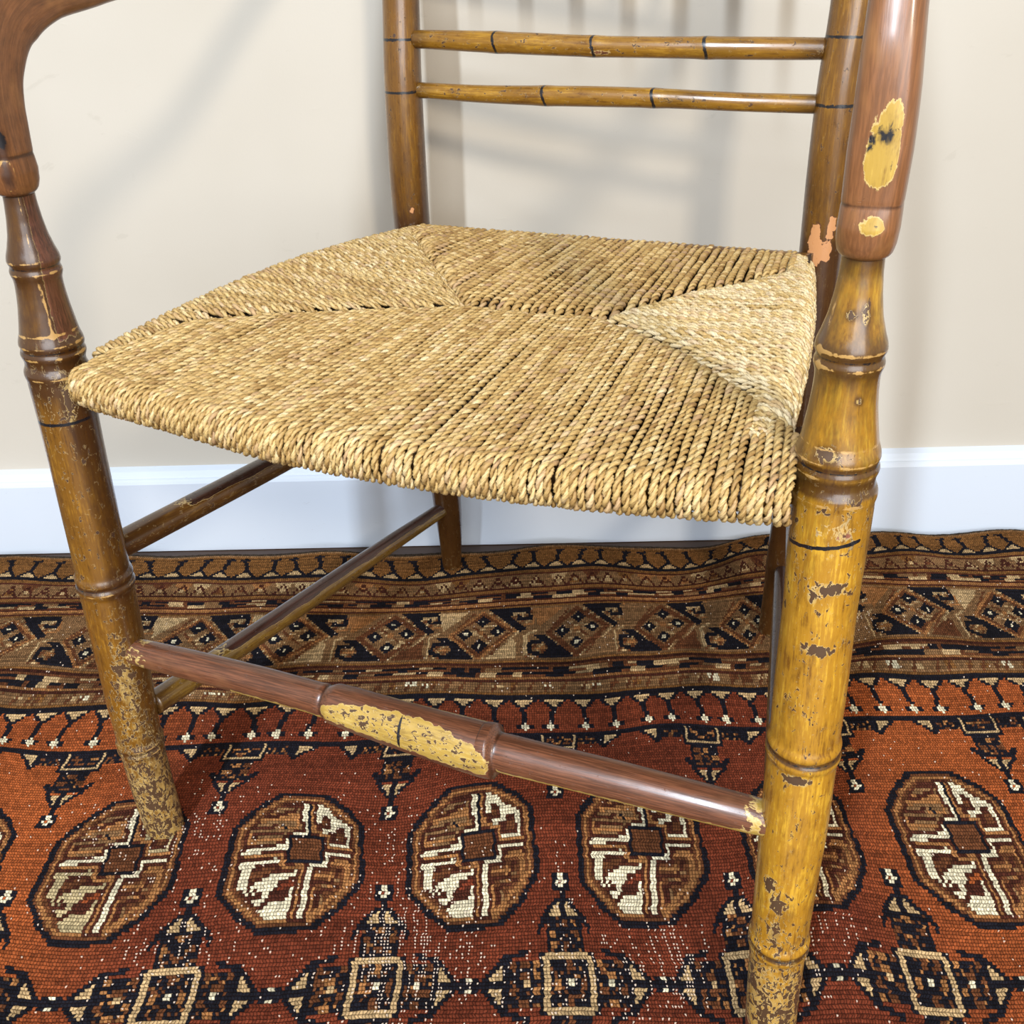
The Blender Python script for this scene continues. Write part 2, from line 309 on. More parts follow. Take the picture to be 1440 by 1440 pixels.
# --- main border: leaning chequered lozenges and hooked dark wedges
rect(0, NC, 44, 74, 'T')
x = 8
while x < NC + 40:
    g = rr_.rand()
    for a_ in range(0, 34, 3):          # slanting light hatch behind
        line([(x - 24 + a_ * .9, 73), (x - 4 + a_ * .9, 46)], 1.0, 'C' if a_ % 2 else 'B')
    poly([(x - 21, 44.6), (x - 6, 44.6), (x - 18, 57)], rr_.choice(list('CTO'))); poly([(x + 2, 73.4), (x + 16, 73.4), (x + 15, 62)], rr_.choice(list('CTB')))
    poly([(x - 15, 60), (x, 45.5), (x + 15, 58), (x - 1, 73)], 'B')
    poly([(x - 12.5, 60), (x, 48), (x + 12.5, 58.4), (x - 1, 70)], 'T')
    for _q in range(26):
        hx, hy = x + rr_.randint(-9, 9), rr_.randint(52, 67); rect(hx, hx + 2.5, hy, hy + 1, 'C') if abs(hx - x) / 10 + abs(hy - 59) / 9 < 1 else None
    line([(x - 15, 60), (x, 45.5), (x + 15, 58), (x - 1, 73)], 1.1, 'O' if g > .5 else 'B', close=True)
    for dx, dy in ((0.4, 51.5), (-7.4, 59.3), (7, 57.8), (-.8, 66)):
        poly([(x + dx - 3.8, dy), (x + dx, dy - 3.6), (x + dx + 3.8, dy), (x + dx, dy + 3.6)], 'K'); rect(x + dx - .7, x + dx + .7, dy - .8, dy + .8, 'W')
    line([(x - 4, 55), (x + 4, 62.5)], 1.1, 'B'); line([(x - 4, 62.5), (x + 4, 55)], 1.1, 'T'); rect(x - 1.5, x + 1, 57.5, 60.5, 'O')
    poly([(x + 3, 44.4), (x + 21, 44.4), (x + 21, 48), (x + 12, 49), (x + 20, 57), (x + 17, 59)], 'K')
    line([(x + 21, 45), (x + 21.5, 51), (x + 17, 51.5), (x + 16, 48.5)], 1.8, 'K'); line([(x + 14, 48), (x + 19.5, 47.6)], 1.3, 'C'); line([(x + 23.5, 45), (x + 23.5, 54), (x + 19, 55)], 1.1, 'O')
    poly([(x - 19, 73.4), (x - 2, 73.4), (x - 16, 60.5), (x - 21, 61), (x - 13, 68), (x - 16, 71)], 'K')
    line([(x - 17, 72), (x - 22, 70), (x - 21.5, 64.5), (x - 17.5, 65)], 1.9, 'K'); line([(x - 18.6, 68.3), (x - 15, 68)], 1.4, 'O')
    line([(x - 24, 72), (x - 24, 61), (x - 20, 58.6)], 1.2, 'C')
    x += 41 + 3 * g
stripes(74, [(1.4, 'A'), (1.0, 'D'), (.6, 'B')]); dashes(77); stripes(81.2, [(.8, 'O'), (.8, 'D'), (4.4, 'T')])
x = 0
while x < NC:
    c = rr_.choice(list('CAWBT')); L = rr_.randint(2, 6); rect(x, x + L, 83 + rr_.randint(2), 85 + rr_.randint(2), c); line([(x, 86.5), (x + 2.5, 83.6)], 1.0, 'B'); x += L + rr_.randint(1, 6)
stripes(86.9, [(.8, 'A'), (1.9, 'K')])
# --- inner guard: red ground, black stems with pale heads
x = 4
while x < NC:
    dx = rr_.choice([-1.2, 0, 1, 1.8])
    poly([(x - 4.6, 90), (x + 4.6, 90), (x, 93.4)], 'C'); line([(x - 5, 90.2), (x, 94), (x + 5, 90.2)], 1.1, 'K')
    line([(x, 93.5), (x + dx * .6, 97), (x + dx, 100)], 2.0, 'K'); line([(x + dx - 2.4, 101.8), (x + dx + 2.4, 101.8)], 2.2, 'K')
    rect(x + dx - 1.5, x + dx + 1.5, 101, 102.6, 'W'); rect(x + dx - .5, x + dx + .6, 99.9, 103.6, 'W')
    x += 11.3 + rr_.rand() * 1.8
rect(0, NC, 105, 107.2, 'K')
# --- medallions
def medallion(j, q=150.0, tan=False):
    ox, oy = cx(j) - 22, q - 20.5; w1 = 'W'; w2 = 'Y' if tan else 'W'
    oct_ = [(14, 0), (29, 0), (38, 5), (43, 10), (44, 29), (37, 38), (30, 43), (14, 43.5), (6, 38), (0, 32), (0, 13), (7, 5)]
    poly(oct_, 'B', ox, oy)
    inn = [(22 + (x - 22) * .80, 21.8 + (y - 21.8) * .80) for x, y in oct_]
    mid = [(22 + (x - 22) * .90, 21.8 + (y - 21.8) * .90) for x, y in oct_]
    line(mid, 1.2, 'O', ox, oy, True); poly(inn, 'D', ox, oy); line(inn, 1.0, 'D', ox, oy, True)
    # upper left quarter: tan filling with dark hook
    poly([(5, 14), (13, 6), (22, 5), (22, 14.5), (17, 15), (16, 20), (5, 20)], 'T', ox, oy)
    for y in (8, 10.5, 17.3): line([(8 if y > 9 else 12, y), (21, y - .4)], 1.1, 'O', ox, oy)
    line([(14, 9.3), (20.5, 9.3), (20.5, 13.5), (15, 13.2)], 1.2, 'O', ox, oy); line([(17, 13.6), (15, 11.4)], 1.1, 'K', ox, oy); line([(7, 13), (14, 12.4)], 1.1, 'D', ox, oy)
    rect(5.2, 8, 14.5, 19, 'O', ox, oy)
    # lower right quarter: tan triangles
    poly([(27.8, 27), (33, 25.6), (34, 23.5), (39, 23), (39, 31.5), (29, 40)], 'B', ox, oy)
    line([(28.5, 39.5), (28.5, 30.5)], 1.3, 'O', ox, oy); line([(28.5, 28), (34, 27.6), (34, 31.2)], 1.3, 'O', ox, oy)
    line([(33, 23.8), (38.8, 23.4), (38.8, 31), (29, 40)], 1.4, 'O', ox, oy); line([(31.5, 36), (32, 31), (36, 29)], 1.2, 'T', ox, oy)
    for pth in ([(22.9, 4), (23.5, 14.6), (19.6, 15.6), (18, 16.8), (17.2, 19.4), (5, 20.8)], [(39, 20.9), (31.8, 21.2), (31.4, 24.6), (26.2, 25.4), (26, 40.2)], [(5, 22.4), (16.6, 22), (17.2, 26), (23.4, 25.3), (23.4, 40)], [(25.5, 4), (26, 14), (31, 15), (31.4, 18.8), (39, 19.2)], [(5, 24.4), (15, 23.8)], [(38.2, 11), (38.4, 18), (33, 18)], [(32.6, 10), (33, 12.6), (28, 14)]):
        line(pth, 3.6, 'D', ox, oy)
    line([(28.5, 30.5), (34.5, 30), (36, 26)], 1.1, 'D', ox, oy); line([(30, 37), (30, 33), (36.5, 31)], 1.1, 'D', ox, oy); line([(6, 15.6), (16, 14.6)], 1.1, 'D', ox, oy); line([(10.5, 9.4), (20, 6.4)], 1.1, 'D', ox, oy)
    # upper right: white hooks
    line([(28, 4.5), (28, 9.5)], 1.7, w2, ox, oy); poly([(27.5, 4), (31, 4.5), (35, 8.5), (38.6, 10.2), (38, 12), (34.5, 11), (32.5, 12.5), (32, 8.5), (29, 7)], w2, ox, oy)
    line([(32.6, 10), (33, 12.6), (28, 14)], 1.6, w2, ox, oy); line([(38.2, 11), (38.4, 18), (33, 18)], 1.6, w2, ox, oy); rect(28.8, 31.4, 9.5, 11.8, 'B', ox, oy); rect(34, 36.6, 13.5, 16.3, 'B', ox, oy)
    # lower left: mostly white with red hook
    line([(5, 24.4), (15, 23.8)], 1.7, w2, ox, oy); rect(5, 7.7, 24, 31.5, w2, ox, oy)
    poly([(6, 31), (10, 30), (14.5, 27.5), (17.5, 27.6), (22, 26.8), (22, 28.4), (17.5, 29.6), (16.2, 32), (14, 35), (16, 35.4), (21, 34.9), (21, 32), (22.4, 32), (22.5, 40.5), (15.5, 40.5), (11, 36.5)], w2, ox, oy); line([(8.5, 31.2), (10, 34), (12.5, 33.6)], 1.0, 'D', ox, oy); line([(12.5, 37), (15, 35.8)], 1.0, 'D', ox, oy)
    poly([(8.2, 26.2), (14.6, 25.8), (14, 27.2), (8.6, 29.4)], 'B', ox, oy); line([(17.5, 32), (21.5, 30.3)], 1.4, 'R', ox, oy); line([(10, 31.5), (12.5, 33.5)], 1.0, 'D', ox, oy)
    # cross lines and centre
    line([(22.9, 4), (23.5, 14.6), (19.6, 15.6), (18, 16.8), (17.2, 19.4), (5, 20.8)], 1.5, w1, ox, oy)
    line([(25.5, 4), (26, 14), (31, 15), (31.4, 18.8), (39, 19.2)], 1.2, 'O', ox, oy)
    line([(5, 22.4), (16.6, 22), (17.2, 26), (23.4, 25.3), (23.4, 40)], 1.2, 'O', ox, oy)
    line([(39, 20.9), (31.8, 21.2), (31.4, 24.6), (26.2, 25.4), (26, 40.2)], 1.5, w1, ox, oy)
    rect(18.4, 30, 16, 24.2, 'K', ox, oy); rect(19.3, 29.4, 17, 23.6, 'B', ox, oy)
    for y in (18.5, 20.5, 22.5): line([(20, y), (29, y)], .9, 'R', ox, oy)
    line([(24.4, 4), (24.6, 14.6)], .9, 'K', ox, oy)
    line(oct_, 1.75, 'K', ox, oy, True)
def flower(x, y):
    rect(x - 2.6, x + 2.6, y - 2.4, y + 2.4, 'K'); rect(x - 1, x + 1, y - 2, y + 2, 'W'); rect(x - 2.1, x + 2.1, y - .9, y + .9, 'W'); rect(x - .5, x + .5, y - .5, y + .5, 'R')
def checks(x0, x1, y0, y1, nx, ny, off=0):
    rect(x0, x1, y0, y1, 'K')
    for _q in range(int((x1 - x0) * (y1 - y0) * .22)): px_ = x0 + rr_.rand() * (x1 - x0 - 1); py_ = y0 + rr_.rand() * (y1 - y0 - 1); rect(px_, px_ + 1, py_, py_ + 1, 'B' if rr_.rand() < .75 else 'O')
    sx = (x1 - x0) / nx; sy = (y1 - y0) / ny
    for a_ in range(nx):
        for b_ in range(ny):
            if (a_ + b_ + off) % 2 == 0 or rr_.rand() < .18:
                rect(x0 + a_ * sx + .6, x0 + (a_ + 1) * sx - .5, y0 + b_ * sy + .6, y0 + (b_ + 1) * sy - .5, 'B' if rr_.rand() < .7 else 'O')
def lozenge(j, q=189.0):
    ox = cx(j); oy = q
    for sx in (-1, 1):
        line([(sx * 20, oy), (sx * 30, oy)], 1.6, 'K', ox)
        checks(ox + min(sx * 8, sx * 19), ox + max(sx * 8, sx * 19), oy - 6.3, oy + 6.3, 3, 4, 0)
        rect(sx * 13 - 1.2, sx * 13 + 1.2, oy - 1.2, oy + 1.2, 'W' if sx > 0 else 'C', ox)
        line([(sx * 18, oy - 7), (sx * 13, oy - 8.2)], 1.6, 'K', ox); line([(sx * 18, oy + 7.5), (sx * 13, oy + 9)], 1.6, 'K', ox)
        poly([(sx * 19, oy - 7), (sx * 26, oy - 1), (sx * 19, oy - 1)], 'C', ox); poly([(sx * 19, oy + 7), (sx * 26, oy + 1), (sx * 19, oy + 1)], 'C', ox)
        line([(sx * 19, oy - 7.6), (sx * 26.6, oy), (sx * 19, oy + 7.6)], 1.1, 'K', ox); line([(sx * 18.8, oy - 7), (sx * 18.8, oy + 7)], 1.4, 'K', ox)
    for sy in (-1, 1):
        y0, y1 = sorted((oy + sy * 8, oy + sy * 18)); checks(ox - 6, ox + 6, y0, y1, 3, 3, 1)
        for sx in (-1, 1): line([(sx * 6.6, oy + sy * 17.5), (sx * 8.6, oy + sy * 15), (sx * 8.6, oy + sy * 13.5)], 1.5, 'K', ox)
        poly([(-6.2, oy + sy * 18.4), (-.9, oy + sy * 18.4), (-.9, oy + sy * 23)], 'C', ox); poly([(6.2, oy + sy * 18.4), (.9, oy + sy * 18.4), (.9, oy + sy * 23)], 'C', ox)
        line([(-6.8, oy + sy * 18), (0, oy + sy * 24), (6.8, oy + sy * 18)], 1.1, 'K', ox); line([(0, oy + sy * 18), (0, oy + sy * 26)], 1.6, 'K', ox)
        flower(ox, oy + sy * 27.5)
    rect(-8.6, 8.6, oy - 8.4, oy + 8.4, 'K', ox); checks(ox - 6, ox + 6, oy - 6.2, oy + 6.2, 3, 3, 1)
    line([(-7, oy - 7), (7, oy - 7), (7, oy + 7), (-7, oy + 7)], 1.2, 'C', ox, 0, True); rect(-1.3, 1.3, oy - 1.3, oy + 1.3, 'W', ox)
def half_lozenge(j):
    ox = cx(j); oy = 107
    for sx in (-1, 1):
        checks(ox + min(sx * 7, sx * 17), ox + max(sx * 7, sx * 17), oy, oy + 4.5, 4, 2, 0)
        poly([(sx * 17, oy + .2), (sx * 25, oy + .2), (sx * 18, oy + 5.5)], 'C', ox); line([(sx * 25, oy + .4), (sx * 18, oy + 6)], 1.1, 'K', ox); line([(sx * 18, oy), (sx * 18, oy + 5)], 1.4, 'K', ox)
    rect(-8, 8, oy - .5, oy + 7, 'K', ox); checks(ox - 5.6, ox + 5.6, oy, oy + 4.6, 3, 2, 0)
    line([(-6.6, oy), (-6.6, oy + 5.8), (6.6, oy + 5.8), (6.6, oy)], 1.1, 'C', ox)
    checks(ox - 5.5, ox + 5.5, oy + 7.5, oy + 16, 3, 3, 1)
    for sx in (-1, 1):
        line([(sx * 6, oy + 15), (sx * 8, oy + 13)], 1.5, 'K', ox)
        poly([(sx * 5.6, oy + 16.6), (sx * .9, oy + 16.6), (sx * .9, oy + 21.5)], 'C', ox)
    line([(-6.2, oy + 16.3), (0, oy + 23), (6.2, oy + 16.3)], 1.1, 'K', ox); line([(0, oy + 16), (0, oy + 26)], 1.6, 'K', ox); flower(ox, oy + 27.5)
for j in range(-3, 8): medallion(j, 150.0, j == 0); medallion(j, 229.5); flower(cx(j), 189.0)
for j in range(-4, 8): lozenge(j + .5); half_lozenge(j + .5)
# --- colours per knot
cols = np.array([PAL[c] for c in KEYS])[cv]
kr = np.random.RandomState(11)
def vnoise(shape, cy_, cx_, seed):
    r = np.random.RandomState(seed); gy, gx = int(shape[0] / cy_) + 3, int(shape[1] / cx_) + 3; G = r.rand(gy, gx)
    y = np.arange(shape[0]) / cy_; x = np.arange(shape[1]) / cx_; y0 = y.astype(int); x0 = x.astype(int); fy = (y - y0)[:, None]; fx = (x - x0)[None]
    fy = fy * fy * (3 - 2 * fy); fx = fx * fx * (3 - 2 * fx)
    return (G[y0][:, x0] * (1 - fy) * (1 - fx) + G[y0 + 1][:, x0] * fy * (1 - fx) + G[y0][:, x0 + 1] * (1 - fy) * fx + G[y0 + 1][:, x0 + 1] * fy * fx)
rowv = vnoise(cv.shape, 1.0, 90, 5); patch = vnoise(cv.shape, 30, 70, 6); kn = kr.rand(*cv.shape)
isR = cv == KI['R']
jj_ = (np.arange(NC) / JK + J0)[None, :] + 0 * YY
orange = np.clip(smoothstep(3.9, 5.0, jj_) * .95 + smoothstep(.45, -.5, jj_) * .9 + .35 * (patch - .45) - .3 * smoothstep(150, 200, YY) * smoothstep(0, 1.0, jj_), 0, 1)  # orange ends of the field: own abrash plus lighting put into the colour
cols = np.where(isR[..., None], cols * (1 - orange[..., None]) + np.array((0.33, 0.082, 0.022)) * orange[..., None], cols)
cols = cols * (0.50 + .60 * kn + .40 * rowv)[..., None]
cols *= (0.85 + .3 * vnoise(cv.shape, 9, 14, 8))[..., None]
brd = ((YY > 4) & (YY < 89)).astype(float); alt = (np.arange(NR) % 2)[:, None]
cols = cols * (1 - brd * (.10 + .30 * alt * vnoise(cv.shape, 5, 25, 12)))[..., None]
# worn patches where the pale foundation shows between the knots
def spot(j, q, rj, rq): return np.exp(-((jj_ - j) / rj)**2 - ((YY - q) / rq)**2)
worn = spot(1.6, 176, .35, 12) + spot(3.05, 182, .22, 10) + spot(3.9, 180, .25, 10) + .5 * spot(.5, 178, .3, 12) + .45 * spot(.2, 141, .5, 14) + .6 * spot(2.5, 165, .05, 14) + .3 * spot(1.5, 150, .3, 22) + .35 * spot(4.9, 62, .3, 9) + .7 * spot(1.6, 190, .3, 10) + .55 * spot(2.6, 190, .4, 9)
wr = (kr.rand(*cv.shape) < .012 + .85 * np.clip(worn, 0, 1) * (vnoise(cv.shape, 7, 1.0, 9) > .55)) & (YY > 40)
rugcol = np.array((0.66, 0.50, 0.38))
FOUND = wr

# --- lay the knots on the floor: gentle warp of the woven grid
Jn = np.array([-.5, 0, .5, 1, 1.5, 2, 2.5, 3, 3.5, 4, 4.5, 5, 5.5]); Un = np.array([-.455, -.373, -.292, -.207, -.129, -.052, .026, .099, .170, .240, .300, .372, .445])
def unom(j): return np.where(j < -.5, Un[0] + (j + .5) * .164, np.where(j > 5.5, Un[-1] + (j - 5.5) * .143, np.interp(j, Jn, Un)))
ct = np.array(CTRL); cp = np.stack([ct[:, 0] * .155, ct[:, 1] * .0033], 1)
dlt = np.stack([ct[:, 2] - unom(ct[:, 0]), ct[:, 3] - (.345 - ct[:, 1] * .0033)], 1)
sig = .075
def kern(d2): return np.exp(-d2 / (2 * sig * sig)) + .35 * np.exp(-d2 / (2 * (sig * .4)**2))
D2 = ((cp[:, None] - cp[None])**2).sum(-1); Wt = np.linalg.solve(kern(D2) + .12 * np.eye(len(cp)), dlt)
def warp(j, q):
    s = j.shape; p = np.stack([j.ravel() * .155, q.ravel() * .0033], 1); d = np.zeros((len(p), 2))
    for a in range(0, len(p), 20000):
        dd = ((p[a:a + 20000, None] - cp[None])**2).sum(-1); d[a:a + 20000] = kern(dd) @ Wt
    return unom(j) + d[:, 0].reshape(s), (.345 - q * .0033) + d[:, 1].reshape(s)
qc = np.linspace(0, NR, 84); jc = np.linspace(J0, J0 + NC / JK, 158)
uc, vc = warp(*np.meshgrid(jc, qc))
def up(G, ry, rx):   # bilinear on the coarse grid
    y0 = np.clip(np.searchsorted(qc, ry, 'right') - 1, 0, len(qc) - 2); x0 = np.clip(np.searchsorted(jc, rx, 'right') - 1, 0, len(jc) - 2)
    fy = ((ry - qc[y0]) / (qc[y0 + 1] - qc[y0]))[:, None]; fx = ((rx - jc[x0]) / (jc[x0 + 1] - jc[x0]))[None]
    return G[y0][:, x0] * (1 - fy) * (1 - fx) + G[y0 + 1][:, x0] * fy * (1 - fx) + G[y0][:, x0 + 1] * (1 - fy) * fx + G[y0 + 1][:, x0 + 1] * fy * fx
rows = np.arange(0, NR + .01, .5); colsx = J0 + np.arange(NC + 1) / JK
UX = up(uc, rows, colsx); VY = up(vc, rows, colsx)
jr = np.random.RandomState(4); UX = UX + np.repeat(jr.rand(NR + 1), 2)[:len(rows), None] * .0017 + (jr.rand(*UX.shape) - .5) * .0008; VY = VY + (jr.rand(*UX.shape) - .5) * .0008
ridge = (np.arange(len(rows)) % 2)[:, None] * .0015
Z = -.0022 + ridge + .0006 * (np.random.RandomState(2).rand(*UX.shape) - .5)
xx = UX; back = smoothstep(.16, .33, VY)
Z = Z + back * (.0035 + .0028 * np.sin(xx * 21 + 1.2) + .002 * np.sin(xx * 43 + VY * 20)) * .9
Z = Z + .010 * back * np.exp(-((xx - .42) / .09)**2) + .004 * np.exp(-((xx - .5) / .12)**2 - ((VY - .05) / .1)**2)
bev = np.minimum(smoothstep(0, 4, np.arange(len(rows)))[:, None], 1); Z = Z * bev + (FL + .001) * (1 - bev)
nr, nc = UX.shape
V = np.stack([UX, VY, Z], -1).reshape(-1, 3)
ii = np.arange(nr - 1)[:, None] * nc; j2 = np.arange(nc - 1)[None]
Fq = np.stack([ii + j2, ii + nc + j2, ii + nc + j2 + 1, ii + j2 + 1], -1).reshape(-1, 4)
k = NT('knotted_wool_pile'); kc = k.attr('knot', 'Color'); uvn = k.n('ShaderNodeUVMap'); uvn.uv_map = 'knots'
sp = k.n('ShaderNodeSeparateXYZ'); k.l(uvn.outputs[0], sp.inputs[0])
fx_ = k.math('ABSOLUTE', k.math('SINE', k.math('MULTIPLY', sp.outputs[0], PI))); fy_ = k.math('ABSOLUTE', k.math('SINE', k.math('MULTIPLY', sp.outputs[1], PI)))
hh = k.math('MULTIPLY', k.math('POWER', fx_, .5), k.math('POWER', fy_, .6))
tcn = k.n('ShaderNodeTexCoord').outputs['Object']; fz = k.noise(tcn, 1500, 3, .7)
wa_ = k.math('MULTIPLY', k.math('SUBTRACT', 1.0, k.attr('knot', 'Alpha')), k.step(k.math('MULTIPLY', fx_, fy_), .55, .80))
k.l(k.mix(k.math('MULTIPLY', wa_, .9), k.mix(k.math('MULTIPLY', k.step(hh, .60, .12), .66), kc, (0.012, 0.005, 0.004)), (0.68, 0.55, 0.44)), k.b.inputs['Base Color'])  # shade in the gaps between knots is put into the colour
k.b.inputs['Roughness'].default_value = .88; k.b.inputs['Specular IOR Level'].default_value = .1
k.l(k.bump(k.math('ADD', hh, k.math('MULTIPLY', fz, .5)), .9, .0012), k.b.inputs['Normal'])
rug = mesh_obj('rug', V, Fq, k.m, smooth=True)
me = rug.data
ca_ = me.attributes.new('knot', 'FLOAT_COLOR', 'CORNER')
fc = np.repeat(cols, 2, axis=0).reshape(-1, 3)
cc = np.concatenate([np.repeat(fc, 4, axis=0), np.repeat(np.repeat(1.0 - wr, 2, axis=0).reshape(-1, 1), 4, axis=0)], 1).astype(np.float32); ca_.data.foreach_set('color', cc.ravel())
uvl = me.uv_layers.new(name='knots')
uu = np.stack(np.broadcast_arrays(np.arange(nc)[None, :].astype(float), rows[:, None]), -1).reshape(-1, 2)
uvl.data.foreach_set('uv', uu[Fq.ravel()].astype(np.float32).ravel())
rug['label'] = 'worn red oriental rug with octagon medallions and brown patterned border, under the armchair'; rug['category'] = 'rug'

# ---------------------------------------------------------------- armchair
CHAIR = bpy.data.objects.new('armchair', None); COL.objects.link(CHAIR)
CHAIR.location = (0, 0, 0); CHAIR.rotation_euler = (0, 0, PSI)
CHAIR['label'] = 'old bamboo-turned wooden armchair with worn ochre paint and woven rush seat'
CHAIR['category'] = 'armchair'

# front legs with the arm posts above the seat, turned in one piece
FRONT = [(-.004, .0165), (0, .0172), (.02, .0177), (.045, .0180), (.085, .0185), (.096, .0188), (.0985, .0202), (.1015, .0203), (.1030, .0190), (.1045, .0190), (.1060, .0203), (.109, .0200), (.112, .0186), (.14, .0192), (.2, .0204), (.25, .0204),
         (.266, .0206), (.2695, .0222), (.2725, .0222), (.2742, .0206), (.2758, .0206), (.2775, .0220), (.2805, .0216), (.284, .0202), (.33, .0200), (.375, .0198), (.42, .0204), (.438, .0207),
         (.4415, .0206), (.4440, .0215), (.4475, .0216), (.4500, .0205), (.4520, .0196), (.4560, .0198), (.4585, .0210), (.4610, .0211), (.4628, .0199), (.4640, .0199), (.4655, .0211), (.4690, .0206), (.474, .0190), (.483, .0176), (.492, .0163), (.500, .0155), (.507, .0151),
         (.511, .0153), (.5135, .0164), (.5165, .0165), (.5182, .0153), (.5195, .0153), (.5210, .0168), (.5250, .0163), (.530, .0145), (.538, .0122), (.548, .0106), (.558, .0096), (.566, .0094), (.580, .0094)]
def leg_paint(side):
    seedn = 1 if side > 0 else 2
    def f(S, TH, V, at):
        z = V[..., 2] + 0 * S; k = 1.0 / (1.02 if side < 0 else 1.0)
        zz = np.where(z > .25, .25 + (z - .25) * k, z)
        at['wear'] += .10 + .75 * smoothstep(.17 if side > 0 else .20, .05, zz) + .2 * smoothstep(.36, .45, zz) * smoothstep(.46, .44, zz) - .5 * smoothstep(.46, .5, zz)
        for c in (.1038, .275, .4634, .5188): at['line'] += .62 * ringw(zz, c, .0011)
        at['bare'] += .75 * smoothstep(.045, .012, zz) * (side > 0) + .45 * blob(zz, TH, .43, .2, .02, 1.2) * (side > 0)
        for c in (.1038, .275, .4634, .5188): at['dark'] += 1.35 * ringw(zz, c, .0016) + .5 * ringw(zz, c, .012)
        at['dark'] += 1.0 * ringw(zz, .453, .004) + .35 * ringw(zz, .44, .02) + .5 * smoothstep(.55, .57, zz) + .48 * smoothstep(.455, .49, zz)
        at['dark'] -= .25 * smoothstep(.40, .30, zz)
        for c in (.4595, .4672, .4455, .5150, .5228, .475): at['crest'] += .62 * ringw(zz, c, .0015)
        for c in (.1, .1070, .2710, .2785): at['crest'] += .52 * ringw(zz, c, .0012)
        if side > 0:
            at['line'] += ringw(zz, .4215 + .004 * TH, .0014) * (np.abs(TH + .1) < 1.1)
            for s0, t0, rs, rt, a in ((.397, .35, .004, .35, 1.5), (.391, -.15, .006, .15, 1.4), (.357, .15, .003, .38, 1.6), (.263, -.02, .0035, .4, 1.7), (.170, -.45, .006, .22, 1.6), (.156, -.15, .006, .3, 1.4), (.131, -.1, .012, .25, .9)):
                at['wear'] += a * blob(zz, TH, s0, t0, rs, rt)
            for s0, t0, rs, rt in ((.541, .45, .006, .16), (.541, -.1, .0022, .18), (.473, -.2, .0035, .25), (.500, .5, .002, .1)):
                at['wear'] += 2.0 * blob(zz, TH, s0, t0, rs, rt); at['dark'] += .8 * blob(zz, TH, s0, t0, rs, rt)
            at['crest'] += .55 * ringw(TH, -.95, .09) * smoothstep(.47, .50, zz)
            at['dark'] += .35 * smoothstep(-.6, -1.3, TH)  # left edge of this leg shaded in the colour
        else:
            at['line'] += ringw(zz, .4130, .0014) * (TH > -.9) * (TH < 1.6)
            at['dark'] += .12 + .62 * smoothstep(.55, 1.25, TH) * smoothstep(2.6, 1.6, TH) * smoothstep(.06, .14, zz) + .15  # overall browner; side facing the seat has its shade painted in
            at['dark'] += 1.2 * blob(zz, TH, .428, .95, .02, .16) + .8 * blob(zz, TH, .445, .3, .010, .9)
            at['wear'] += 1.1 * blob(zz, TH, .428, .95, .018, .12) + .8 * blob(zz, TH, .185, .8, .05, .5) + .5 * blob(zz, TH, .20, .5, .004, .1)
            at['crest'] += .75 * ringw(TH + 2.5 * (zz - .5), .85, .10) * smoothstep(.465, .475, zz) * smoothstep(.516, .51, zz) + .75 * ringw(TH, .75, .08) * smoothstep(.523, .53, zz)
            at['bare'] += .72 * smoothstep(.9, 1.1, TH) * smoothstep(.465, .475, zz) * (TH < 2.2)
    return f
def front_leg(side):
    pts = [(.2765, -.2335, -.004), (.2725, -.229, .10), (.2695, -.222, .25), (.2645, -.2155, .44), (.2630, -.2150, .50), (.2625, -.2150, .572)]
    if side < 0: pts = [(.278, -.232, -.004), (.2775, -.2295, .10), (.2665, -.2225, .28), (.2575, -.2165, .44), (.2525, -.2150, .50), (.2460, -.2145, .576)]
    P, s = resample([(side * a, b, c) for a, b, c in pts], step=.0011)
    z = P[:, 2]; zz = np.where(z > .25, .25 + (z - .25) / (1.02 if side < 0 else 1), z)
    r = smooth1(prof(zz, FRONT), 3)
    wob = .00015 * np.sin(z * 60 + side)
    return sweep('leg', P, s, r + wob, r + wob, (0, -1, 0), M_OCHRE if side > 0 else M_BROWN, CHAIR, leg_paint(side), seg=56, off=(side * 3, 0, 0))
front_leg(1); front_leg(-1)

